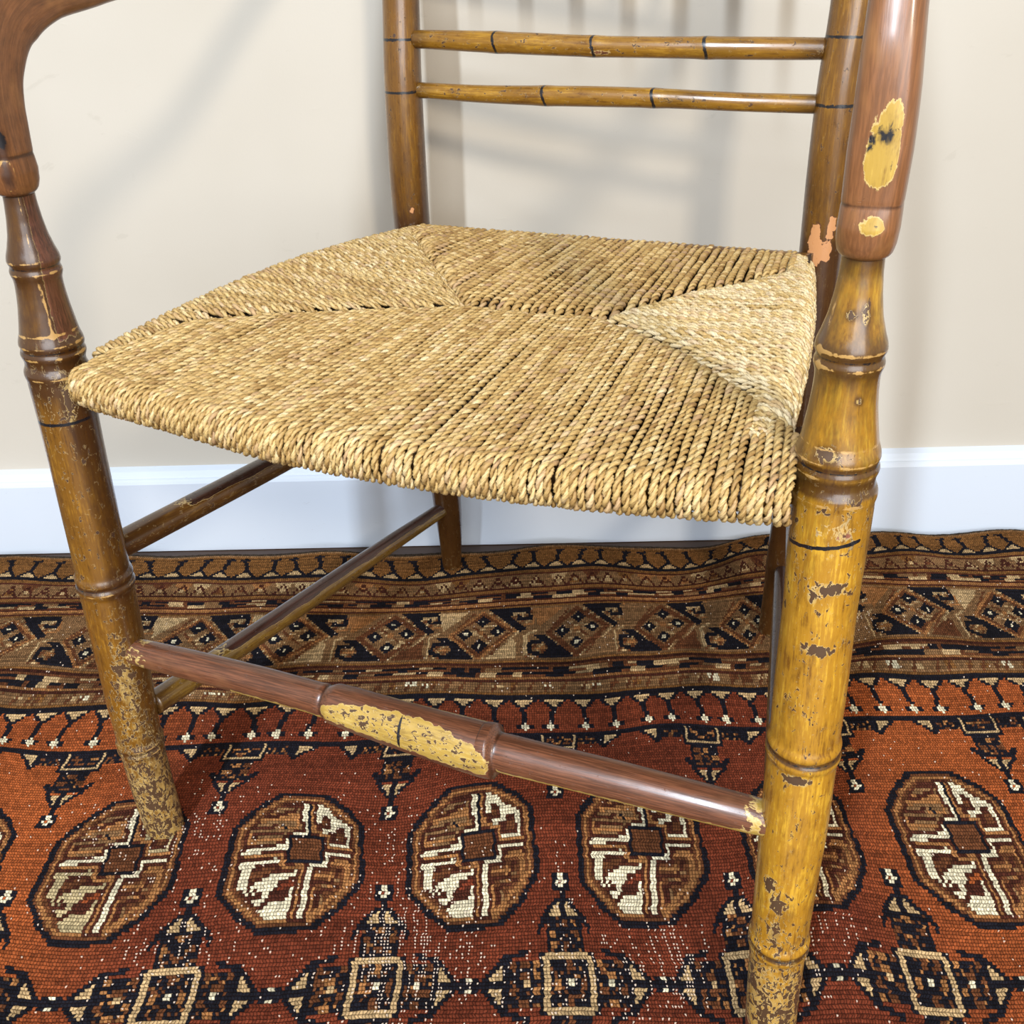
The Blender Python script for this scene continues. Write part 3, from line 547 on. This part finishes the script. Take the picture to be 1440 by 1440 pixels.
# arms: flat-sided curved wood, cupped over the post, sweeping back to the back post
def arm(side):
    pts = [(.2625, -.2150, .5655), (.2630, -.2155, .59), (.2630, -.2135, .625), (.2620, -.2085, .652), (.2605, -.196, .678), (.2585, -.170, .6935), (.256, -.12, .700), (.2515, -.03, .712), (.240, .08, .742), (.222, .17, .782), (.207, .238, .820)]
    if side < 0: pts = [(.2460, -.2150, .5700), (.2445, -.2165, .592), (.2435, -.2155, .622), (.2425, -.2095, .645), (.2420, -.192, .667), (.2405, -.163, .6790), (.238, -.12, .6835), (.235, -.03, .694), (.228, .08, .742), (.216, .17, .782), (.206, .238, .820)]
    P, s = resample([(side * a, b, c) for a, b, c in pts], step=.0014)
    wa = prof(s, [(0, .0098), (.0012, .0112), (.003, .0123), (.007, .0131), (.014, .0134), (.0222, .0131), (.0235, .0128), (.0248, .0131), (.045, .0134), (.07, .0128), (.10, .0116), (.2, .0122), (.45, .012), (.6, .010)])
    wb = prof(s, [(0, .0100), (.0012, .0118), (.003, .0134), (.007, .0147), (.014, .0153), (.0222, .0140), (.0235, .0136), (.0248, .0139), (.05, .0150), (.08, .0175), (.11, .0195), (.14, .017), (.2, .0135), (.45, .0115), (.6, .010)])
    def paint(S, TH, V, at):
        at['bare'] += 1.0
        at['dark'] += .9 * ringw(S, .0235, .0009) + .5 * smoothstep(.004, .0, S)
        if side > 0:
            at['bare'] -= .95 * blob(S, TH, .050, .16, .0175, .36) + .35 * blob(S, TH, .038, .0, .008, .3) + .75 * blob(S, TH, .0165, .15, .005, .42)
            at['line'] += .62 * blob(S, TH, .053, .10, .008, .20) + .55 * blob(S, TH, .040, .22, .006, .12) + .5 * blob(S, TH, .047, -.15, .006, .12) + .5 * blob(S, TH, .0165, .1, .0025, .25)
            at['dark'] += .16 * (TH < -.5)
        else:
            at['dark'] += .50 + .85 * blob(S, TH, .060, .7, .022, .45) + .95 * blob(S, TH, .033, .6, .006, .5) + .6 * blob(S, TH, .014, .7, .008, .25) + .5 * blob(S, TH, .085, .9, .008, .3)
            at['line'] += .95 * blob(S, TH, .060, .80, .020, .30) + .85 * blob(S, TH, .034, .7, .006, .5) + .7 * blob(S, TH, .088, .9, .006, .25)
            at['crest'] += .50 * np.exp(-((np.hypot((S - .014) / .009, (TH - .7) / .42) - 1) / .22)**2) + .45 * np.exp(-((np.hypot((S - .034) / .006, (TH - .6) / .5) - 1) / .25)**2)
    ref = (0, -1, 0)
    # reference direction turns with the bend: keep it in the vertical plane of the arm
    T = np.gradient(P, axis=0); T /= np.linalg.norm(T, axis=1)[:, None]
    return P, s, wa, wb, paint
def sweep_arm(side):
    P, s, wa, wb, paint = arm(side)
    T = np.gradient(P, axis=0); T /= np.linalg.norm(T, axis=1)[:, None]
    Bf = np.array((side * 1.0, 0, 0)) * side          # sideways axis stays along +x
    B = np.array((1.0, 0, 0)) - T * T[:, :1]; B /= np.linalg.norm(B, axis=1)[:, None]
    A = np.cross(B, T); n = len(P); seg = 52; th = np.arange(seg) * 2 * PI / seg; c = np.cos(th); sn = np.sin(th)
    sq = prof(s, [(0, 2.0), (.006, 2.3), (.02, 3.0), (.04, 3.6), (.5, 3.0)])[:, None]
    ca = np.sign(c) * np.abs(c)[None]**(2 / sq); sa = np.sign(sn) * np.abs(sn)[None]**(2 / sq)
    V = P[:, None] + A[:, None] * (wb[:, None] * ca)[..., None] + B[:, None] * (wa[:, None] * sa)[..., None]
    S = np.repeat(s[:, None], seg, 1); TH = np.repeat(((th + PI) % (2 * PI) - PI)[None], n, 0)
    at = {q: np.zeros((n, seg)) for q in ('wear', 'bare', 'line', 'dark', 'crest', 'prim')}; paint(S, TH, V, at)
    at['wear'] -= .2
    pc = np.stack([wa[:, None] * sa, wb[:, None] * ca, S], -1) + np.array((side * 5., 0, 0))
    i = np.arange(n - 1)[:, None] * seg; j = np.arange(seg)[None]
    F = np.stack([i + j, i + (j + 1) % seg, i + seg + (j + 1) % seg, i + seg + j], -1).reshape(-1, 4)
    nv = n * seg; jj = np.arange(0, seg, 2); b = (n - 1) * seg
    F = np.vstack([F, np.stack([np.full_like(jj, nv), (jj + 2) % seg, (jj + 1) % seg, jj], 1), np.stack([np.full_like(jj, nv + 1), b + jj, b + (jj + 1) % seg, b + (jj + 2) % seg], 1)])
    Vf = np.vstack([V.reshape(-1, 3), P[0], P[-1]])
    attrs = {a: ('FLOAT', np.concatenate([v.ravel(), [v[0].mean(), v[-1].mean()]])) for a, v in at.items()}
    p2 = pc.reshape(-1, 3); attrs['pc'] = ('FLOAT_VECTOR', np.vstack([p2, p2[0], p2[-1]]))
    o = mesh_obj('arm', Vf, F, M_ARM, CHAIR, attrs)
    o['label'] = 'smooth reddish-brown wooden arm'
sweep_arm(1); sweep_arm(-1)

# back posts (back legs run up into the chair back)
def back_post(side):
    base = (.209, .247) if side < 0 else (.196, .247)
    pts = [(base[0], base[1], -.003), (.203, .238, .10), (.206, .229, .28), (.208 if side < 0 else .2045, .224, .44), (.2035, .2235, .57), (.2010 if side < 0 else .2055, .230, .65), (.200, .245, .78), (.198, .285, 1.0)]
    P, s = resample([(side * a, b, c) for a, b, c in pts], step=.0018)
    z = P[:, 2]; r = prof(z, [(-.01, .0115), (.02, .0128), (.06, .0152), (.1, .0172), (.25, .0185), (.40, .0190), (.44, .0188), (.50, .0190), (.57, .0183), (.60, .0180), (.65, .0174), (.8, .016), (1.0, .0135)])
    def paint(S, TH, V, at):
        zz = V[..., 2]
        at['wear'] += -.05 + .2 * smoothstep(.06, .0, zz)
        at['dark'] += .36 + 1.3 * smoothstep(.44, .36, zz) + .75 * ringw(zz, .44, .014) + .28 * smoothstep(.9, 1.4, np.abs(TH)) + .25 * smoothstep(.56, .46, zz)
        for c in ((.573, .6185) if side < 0 else (.5665, .6170)): at['line'] += ringw(zz, c, .0014)
        if side < 0:
            at['prim'] += .75 * blob(zz, TH, .462, .55, .006, .16) + .6 * blob(zz, TH, .477, -.25, .005, .1)
        else:
            at['prim'] += 1.25 * blob(zz, TH, .452, -.25, .022, .30) + 1.0 * blob(zz, TH, .470, .45, .014, .22) + .8 * blob(zz, TH, .446, .3, .008, .4)
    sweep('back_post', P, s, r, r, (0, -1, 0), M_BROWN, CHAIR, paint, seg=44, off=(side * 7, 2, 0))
back_post(-1); back_post(1)

M_RAIL = painted_wood('brownish_ochre_rail_paint', (0.115, 0.044, 0.006), (0.23, 0.108, 0.010), (0.39, 0.205, 0.020))
# rails and spindles of the back
def back_rail(za, zb, ra, lines, ybow, wav, yoff=0.0, name='back_rail'):
    xs = [-.186, -.12, -.06, 0, .06, .12, .188]
    pts = []
    for i, x in enumerate(xs):
        t = (x + .187) / .375
        pts.append((x, .2245 + yoff + ybow * (1 - (2 * t - 1)**2), za + (zb - za) * t + wav[i]))
    P, s = resample(pts, step=.0016); t = s / s[-1]
    r = ra * (1 + .05 * np.sin(t * 9 + za * 40)) * (.94 + .10 * np.sin(PI * t))
    for l in lines: r = r * (1 + .05 * np.exp(-((t - l) / .02)**2))
    def paint(S, TH, V, at):
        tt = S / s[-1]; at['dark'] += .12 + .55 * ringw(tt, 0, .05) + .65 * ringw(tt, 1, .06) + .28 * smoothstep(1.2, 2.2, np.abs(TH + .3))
        at['wear'] += .1
        for l in lines: at['line'] += ringw(tt, l + .004 * np.sin(TH * 2), .0042)
        if za > .6: at['bare'] += .62 * blob(tt, TH, .51, .5, .05, .45) + .45 * blob(tt, TH, .72, .2, .03, .2)
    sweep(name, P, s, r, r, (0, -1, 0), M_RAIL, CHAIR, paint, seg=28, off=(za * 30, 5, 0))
back_rail(.6180, .6070, .0086, (.235, .485, .745), -.012, (0, 0, -.0005, -.001, -.0005, 0, .0005))
back_rail(.5735, .5655, .0080, (.36, .63), -.012, (0, -.0004, .0004, .0016, .0018, .0006, 0))
back_rail(.705, .705, .0085, (.3, .6), 0, (0,) * 7, .012); back_rail(.860, .860, .0085, (.3, .6), 0, (0,) * 7, .036); back_rail(.945, .945, .0125, (.25, .5, .75), 0, (0,) * 7, .052, 'crest_rail')
for i in range(8):
    x = -.166 + i * .0475
    P, s = resample([(x, .236, .706), (x, .246, .76), (x, .254, .81), (x, .2605, .859)], step=.004)
    sweep('spindle', P, s, .0068 + .0006 * np.sin(s * 30), .0068, (0, -1, 0), M_OCHRE, CHAIR, None, seg=14, off=(i, 9, 0))

# stretchers
def front_stretcher():
    P, s = resample([(-.262, -.2265, .2075), (-.15, -.2285, .2125), (-.068, -.230, .2135), (.0, -.231, .2110), (.070, -.230, .2090), (.16, -.2285, .2100), (.262, -.2265, .2100)], step=.0013)
    x = P[:, 0]
    r = prof(x, [(-.262, .0100), (-.247, .0112), (-.235, .0116), (-.20, .0122), (-.12, .0126), (-.082, .0125), (-.0735, .0127), (-.0715, .0131), (-.0690, .0130), (-.0665, .0120), (-.0645, .0136), (-.060, .0158), (-.045, .0168), (0, .0186), (.045, .0200), (.064, .0204), (.0690, .0200), (.0702, .0160), (.0712, .0140), (.0735, .0139), (.079, .0139), (.10, .0136), (.16, .0134), (.22, .0124), (.245, .0118), (.262, .0105)])
    rb = r * prof(x, [(-.3, .97), (-.07, .95), (0, .88), (.06, .90), (.08, .98), (.3, 1)])
    # the lower edge swells more than the upper: shift the centre down in the middle
    P = P.copy(); P[:, 2] -= prof(x, [(-.3, 0), (-.07, .0), (0, .0008), (.06, .0016), (.072, .0), (.3, 0)])
    def paint(S, TH, V, at):
        X = V[..., 0]; th = -TH               # theta 0 = front (-y), positive towards up
        at['bare'] += .95
        n_ = .03 * np.sin(X * 310) + .03 * np.sin(X * 730 + 1)
        u_ = (X - .002) / .070
        patch = (1 - smoothstep(.80, 1.10, np.abs(u_))) * smoothstep(.30, -.30, th - (.42 + .78 * (1 - u_**2)) + n_) * smoothstep(-.50, .08, th + n_ + .1 * u_)
        at['bare'] -= 1.1 * patch
        at['line'] += ringw(X, .0015, .0011) * patch * 1.1 + .55 * patch * ringw(X, .018, .012) * ringw(th, .25, .10)
        low = smoothstep(-.25, -.50, th + n_ + .5 * (X < -.15)) * (X < -.06) + smoothstep(-.30, -.48, th + n_) * (X > .074)
        at['bare'] -= .95 * np.clip(low, 0, 1)
        at['bare'] -= .52 * smoothstep(.205, .25, np.abs(X)) * (.8 + 2 * n_)
        at['bare'] -= .50 * (X > -.02) * (X < .06) * smoothstep(1.9, 2.1, th)
        at['wear'] += .25 * (X < -.2) + .5 * patch; at['dark'] += .3 * patch * np.sin(X * 170 + 2 * th)**2
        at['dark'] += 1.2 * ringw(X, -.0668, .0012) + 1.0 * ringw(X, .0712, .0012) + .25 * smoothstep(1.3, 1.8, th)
        at['crest'] += .55 * ringw(X, -.0705, .0012) * (th > .6) + .6 * ringw(X, .0745, .0015) * (th < -.2) + .5 * ringw(th, -.72, .08) * (X > -.2) * (X < -.08)
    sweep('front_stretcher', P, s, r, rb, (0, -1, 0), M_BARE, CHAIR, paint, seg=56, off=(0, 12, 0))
front_stretcher()
def side_stretcher(side, za, zb, r0, r1, lower):
    P, s = resample([(side * .265, -.215, za), (side * .2454, -.07, za + (zb - za) * .33), (side * .2237, .09, za + (zb - za) * .67), (side * .2045, .232, zb)], step=.0018); t = s / s[-1]
    r = r0 + (r1 - r0) * t + .0008 * np.sin(PI * t)
    def paint(S, TH, V, at):
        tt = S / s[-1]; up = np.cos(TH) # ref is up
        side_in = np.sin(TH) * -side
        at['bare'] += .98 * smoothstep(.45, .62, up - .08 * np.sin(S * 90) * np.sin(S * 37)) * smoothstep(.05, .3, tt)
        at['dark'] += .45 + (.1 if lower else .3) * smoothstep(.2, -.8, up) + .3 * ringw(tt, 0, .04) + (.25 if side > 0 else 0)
        at['wear'] += .12
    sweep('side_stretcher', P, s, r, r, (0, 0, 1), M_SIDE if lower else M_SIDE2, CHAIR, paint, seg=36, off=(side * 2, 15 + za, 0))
M_SIDE = painted_wood('flaking_olive_ochre_paint', (0.075, 0.034, 0.007), (0.17, 0.092, 0.015), (0.35, 0.21, 0.036), barecol=(0.036, 0.012, 0.008))
M_SIDE2 = painted_wood('dark_brown_stretcher_paint', (0.038, 0.015, 0.004), (0.085, 0.036, 0.007), (0.19, 0.092, 0.016), barecol=(0.026, 0.010, 0.006))
for sd in (-1, 1):
    side_stretcher(sd, .2955, .2640, .0110, .0100, False)
    side_stretcher(sd, .1385, .0960, .0108, .0088, True)

# ---------------------------------------------------------------- rush seat
_yx = np.array([(-.25, -.238), (-.222, -.2440), (-.205, -.2500), (-.165, -.2570), (-.12, -.2640), (-.08, -.2710), (-.045, -.2762), (0, -.2785), (.045, -.2790), (.078, -.2780), (.12, -.2745), (.159, -.2700), (.205, -.2620), (.247, -.2545), (.26, -.253)])
def yf(x): return np.interp(x, _yx[:, 0], _yx[:, 1])          # outermost line of the front roll (bowed)
def hw(y): return .2405 + (y + .25) / .46 * (.2 - .2405)        # half width of the side rails
def ext(side, y): return hw(y) + .003 + .006 * np.sin(PI * np.clip((y + .2) / .4, 0, 1))
def ztop(x, y):
    t = np.clip((y + .26) / .47, 0, 1); s_ = np.clip(x / np.maximum(hw(y), .05), -1, 1)
    L = .4600 + .0125 * np.sin(PI * t) - .012 * t; Rr = .4625 + .0075 * np.sin(PI * t) - .018 * t
    return L + (Rr - L) * (s_ + 1) / 2 - .0085 * (1 - s_**2) * np.sin(PI * np.clip(t * 1.0, 0, 1))
Lp, Rp = (-.030, -.026), (.078, -.0225)
FLn = [(-.2305, -.216), (-.216, -.190), (-.197, -.130), (-.141, -.088), Lp]; FRn = [Rp, (.151, -.078), (.213, -.150), (.240, -.186), (.252, -.215)]
BLn = [(-.205, .208), (-.178, .170), (-.096, .058), Lp]; BRn = [Rp, (.121, .050), (.155, .086), (.194, .145), (.212, .200)]
fb = np.array(FLn + FRn); bb_ = np.array(BLn + BRn)
lb = np.array(FLn + BLn[::-1][1:]); rb_ = np.array(FRn[::-1] + BRn[1:])
def front_bound(x): return np.interp(x, fb[:, 0], fb[:, 1])
def back_bound(x): return np.interp(x, bb_[:, 0], bb_[:, 1])
def left_bound(y): return np.interp(y, lb[:, 1], lb[:, 0])
def right_bound(y): return np.interp(y, rb_[:, 1], rb_[:, 0])
SEATM = None
# dark body added just under the cords to block light in the gaps
gx = np.linspace(-1, 1, 41); gy = np.linspace(-.250, .205, 41)
def edge_in(v): return np.clip(v, -1, 1)
Vt = []; Vb = []
for y in gy:
    for q in gx:
        x = q * (hw(y) - .002); yy = y if y > -.2 else y + (yf(x) + .0155 + .250) * smoothstep(-.2, -.25, y)
        e_ = min(1, 6 * (1 - abs(q)), 10 * (y + .250) / .46 if True else 1, 10 * (.205 - y) / .46)
        Vt.append((x, yy, ztop(x, yy) - .0062 - .011 * (1 - max(0, e_))**2)); Vb.append((x, yy, .4425 + (.004 if abs(q) == 1 else 0)))
N = 41; Vs = Vt + Vb; Fs = []
for i in range(N - 1):
    for j in range(N - 1):
        a = i * N + j; Fs.append((a, a + 1, a + N + 1, a + N)); b = a + N * N; Fs.append((b, b + N, b + N + 1, b + 1))
ringi = [j for j in range(N)] + [i * N + N - 1 for i in range(1, N)] + [(N - 1) * N + j for j in range(N - 2, -1, -1)] + [i * N for i in range(N - 2, 0, -1)]
for a, b in zip(ringi, ringi[1:] + ringi[:1]): Fs.append((a, a + N * N, b + N * N, b))
SEAT = mesh_obj('seat', Vs, Fs, M_SEAT_CORE, CHAIR); SEAT['label'] = 'woven rush seat of twisted straw-coloured cords'
for pts, r in (([(-.205, -.236, .449), (0, -.262, .449), (.2400, -.238, .449)], .0085), ([(-.205, .205, .440), (.2, .205, .438)], .0085), ([(-.225, -.19, .448), (-.216, 0, .452), (-.192, .205, .440)], .0065), ([(.228, -.19, .448), (.216, 0, .452), (.189, .205, .438)], .0065)):
    if len(pts) == 2: pts = [pts[0], tuple((np.array(pts[0]) + pts[1]) / 2), pts[1]]
    P, s = resample(pts, step=.01); sweep('seat_rail', P, s, r, r, (0, 0, 1), M_SIDE2, CHAIR, None, seg=16)

cr_ = np.random.RandomState(21)
def cord(path, rad, tone, phase, pitch=.0145):
    """one two-ply twisted rush cord following path (dense polyline)"""
    path = np.asarray(path, float)
    L = np.concatenate([[0], np.cumsum(np.linalg.norm(np.diff(path, axis=0), axis=1))])
    n = max(10, int(L[-1] / .00195)); s = np.linspace(0, L[-1], n); P = np.stack([np.interp(s, L, path[:, i]) for i in range(3)], 1)
    wv = np.interp(s, np.arange(0, s[-1] + .05, .022), cr_.rand(len(np.arange(0, s[-1] + .05, .022)))) - .5
    P = P + np.array(cord.normal)[None] * (wv * rad * .60)[:, None]
    for _ in range(2): P[1:-1] = (P[:-2] + 2 * P[1:-1] + P[2:]) / 4
    T = np.gradient(P, axis=0); T /= np.linalg.norm(T, axis=1)[:, None]
    # transport frame from a fixed side vector (cord paths are planar)
    side = np.cross(T, P.mean(0) * 0 + np.array(cord.normal)); side = np.array(cord.normal) - T * (T @ np.array(cord.normal))[:, None]
    side /= np.linalg.norm(side, axis=1)[:, None]; up_ = np.cross(T, side)
    Vs, Fs, tn, pcs = [], [], [], []
    pj = 1 + .12 * np.sin(s * 40 + phase * 3)
    for ply in (0, 1):
        a = phase + ply * PI + 2 * PI * s / pitch
        c = P + side * (np.cos(a) * rad * .50)[:, None] + up_ * (np.sin(a) * rad * .50)[:, None]
        seg = 6; rp = rad * .66 * (1 + .10 * np.sin(s * 330 + phase * 7 + ply)) * pj
        th = np.arange(seg) * 2 * PI / seg + .3
        # ply section flattened, turning with the twist
        d1 = side[:, None] * np.cos(a)[:, None, None] + up_[:, None] * np.sin(a)[:, None, None]; d2 = -side[:, None] * np.sin(a)[:, None, None] + up_[:, None] * np.cos(a)[:, None, None]
        V = c[:, None] + d1 * (rp[:, None] * np.cos(th) * .86)[..., None] + d2 * (rp[:, None] * np.sin(th) * 1.12)[..., None]
        b = len(Vs) * 0 + sum(len(v) for v in Vs); Vs.append(V.reshape(-1, 3))
        i = np.arange(n - 1)[:, None] * seg + b; j = np.arange(seg)[None]
        Fs.append(np.stack([i + j, i + seg + j, i + seg + (j + 1) % seg, i + (j + 1) % seg], -1).reshape(-1, 4))
        kk = np.arange(0, int(s[-1] / .02) + 3); tv = np.interp(s, kk * .02, cr_.rand(len(kk))); pk = np.interp(s, kk * .02, cr_.rand(len(kk)))
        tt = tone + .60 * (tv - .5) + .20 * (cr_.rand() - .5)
        A = np.stack([tt, (pk > .72) * cr_.rand(), pk], 1); tn.append(np.repeat(A[:, None], seg, 1).reshape(-1, 3))
        pc = np.stack(np.broadcast_arrays(np.cos(th)[None] * rad, np.sin(th)[None] * rad, s[:, None]), -1) + cr_.rand(3) * 9; pcs.append(pc.reshape(-1, 3))
    o = mesh_obj('rush_cord', np.vstack(Vs), np.vstack(Fs), M_RUSH, SEAT, {'tint': ('FLOAT_VECTOR', np.vstack(tn)), 'pc': ('FLOAT_VECTOR', np.vstack(pcs))})
    return o
CR = .00255
def seq(n, a, b, gaps=()):
    w_ = 1 + .30 * (cr_.rand(n) - .5)
    c = np.cumsum(w_); c = (c - c[0]) / (c[-1] - c[0])
    v = a + (b - a) * c
    for g, amt in gaps: v = v + amt * np.tanh((v - g) / .006) * np.exp(-np.abs(v - g) / .05)
    return v
TS = 0
# front cords
cord.normal = (1, 0, 0)
for x0 in seq(107, -.2190, .2455, ((.028, .0022), (.052, .0018), (-.16, .0010), (.16, .0008))):
    sgn = x0 / .245; rr = CR * .92 * (1 + .16 * (cr_.rand() - .5)); zj = .0011 * (cr_.rand() - .5)
    y_out = yf(x0) + rr; zc_ = .4492; rv = .0128 - rr + .0015; ph = cr_.rand() * 6.28
    pts = []
    for yy in np.linspace(y_out + .075, y_out + rv, 6): pts.append((x0 * (1 - (yy - y_out) * .35), yy, zc_ - rv + .0012 * 0))
    for a in np.linspace(-PI / 2, -PI * 1.45, 12)[1:]: pts.append((x0, y_out + rv + rv * 1.0 * np.cos(a) * 1.0, zc_ + rv * np.sin(a)))
    pts = [p for p in pts]
    ys = np.linspace(y_out + rv + .004, .21, 160)
    xf = x0 * (hw(ys) / hw(-.25)); ok = ys < front_bound(xf); m_ = max(1, int(ok.argmin()) if not ok.all() else len(ys))
    ys = ys[:m_]; xf = xf[:m_]
    zz = ztop(xf, ys) - rr * .2 + zj; d = (ys[-1] - ys); zz = zz - .0042 * np.exp(-(d / .0055)**2)
    lead = smoothstep(0, .02, ys - ys[0]); zs = (zc_ + rv * .97) * (1 - lead) + zz * lead
    for q in range(0, len(ys), 2): pts.append((xf[q], ys[q], zs[q]))
    pts.append((xf[-1], ys[-1] + .0015, zs[-1] - .003))
    P, _ = resample(pts, n=max(20, int(len(pts) * 2)))
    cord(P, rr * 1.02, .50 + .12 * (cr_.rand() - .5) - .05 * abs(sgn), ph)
# back cords
for x0 in seq(60, -.186, .1845, ((-.115, .0022), (-.088, .0016))):
    rr = CR * 1.16 * (1 + .12 * (cr_.rand() - .5)); zj = .0009 * (cr_.rand() - .5)
    yo = .2200 - rr; rv = .0115; zt = float(ztop(np.array(x0), np.array(.205))) - .001 ; zc_ = zt - rv
    pts = []
    for yy in np.linspace(yo - .07, yo - rv, 5): pts.append((x0, yy, zc_ - rv))
    for a in np.linspace(-PI / 2, PI * .45, 11)[1:]: pts.append((x0, yo - rv + rv * np.cos(a), zc_ + rv * np.sin(a)))
    ys = np.linspace(yo - rv - .004, -.2, 160); xf = x0 * (hw(ys) / hw(.2)); ok = ys > back_bound(xf); m_ = max(1, int(ok.argmin()) if not ok.all() else len(ys)); ys = ys[:m_]; xf = xf[:m_]
    zz = ztop(xf, ys) - rr * .2 + zj; d = ys - ys[-1]; zz = zz - .0042 * np.exp(-(d / .0055)**2); lead = smoothstep(0, .02, ys[0] - ys); zs = (zc_ + rv) * (1 - lead) + zz * lead
    for q in range(0, len(ys), 2): pts.append((xf[q], ys[q], zs[q]))
    pts.append((xf[-1], ys[-1] - .0015, zs[-1] - .003))
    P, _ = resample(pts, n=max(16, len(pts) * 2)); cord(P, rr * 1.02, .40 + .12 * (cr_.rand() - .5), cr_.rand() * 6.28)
# side cords
cord.normal = (0, 1, 0)
for side in (-1, 1):
    for y0 in seq(65, -.201, .1985 if side < 0 else .196, ((-.14, .0022), (-.115, .0010)) if side < 0 else ((.02, .0008),)):
        rr = CR * (1 + .10 * (cr_.rand() - .5)); zj = .0007 * (cr_.rand() - .5)
        xo = float(ext(side, y0)) - rr; rv = .0120; zt = float(ztop(np.array(side * xo), np.array(y0))) - .0008; zc_ = zt - rv
        pts = []
        for xx in np.linspace(xo - .07, xo - rv, 5): pts.append((side * xx, y0, zc_ - rv))
        for a in np.linspace(-PI / 2, PI * .45, 11)[1:]: pts.append((side * (xo - rv + rv * np.cos(a)), y0, zc_ + rv * np.sin(a)))
        xs = np.linspace(xo - rv - .004, -.2, 170) * side
        slant = .10 if side < 0 else .10
        yl = y0 + 0 * xs
        bd = left_bound(yl) if side < 0 else right_bound(yl)
        ok = (xs < bd) if side < 0 else (xs > bd); m_ = int(ok.argmin()) if not ok.all() else len(xs)
        if m_ < 3: m_ = 3
        xs = xs[:m_]; yl = yl[:m_]; zz = ztop(xs, yl) - rr * .2 + zj; d = np.abs(xs - xs[-1]); zz = zz - .0042 * np.exp(-(d / .0055)**2); lead = smoothstep(0, .02, np.abs(xs - xs[0])); zs = (zc_ + rv) * (1 - lead) + zz * lead
        for q in range(0, len(xs), 2): pts.append((xs[q], yl[q], zs[q]))
        pts.append((xs[-1] - side * .0015, yl[-1], zs[-1] - .003))
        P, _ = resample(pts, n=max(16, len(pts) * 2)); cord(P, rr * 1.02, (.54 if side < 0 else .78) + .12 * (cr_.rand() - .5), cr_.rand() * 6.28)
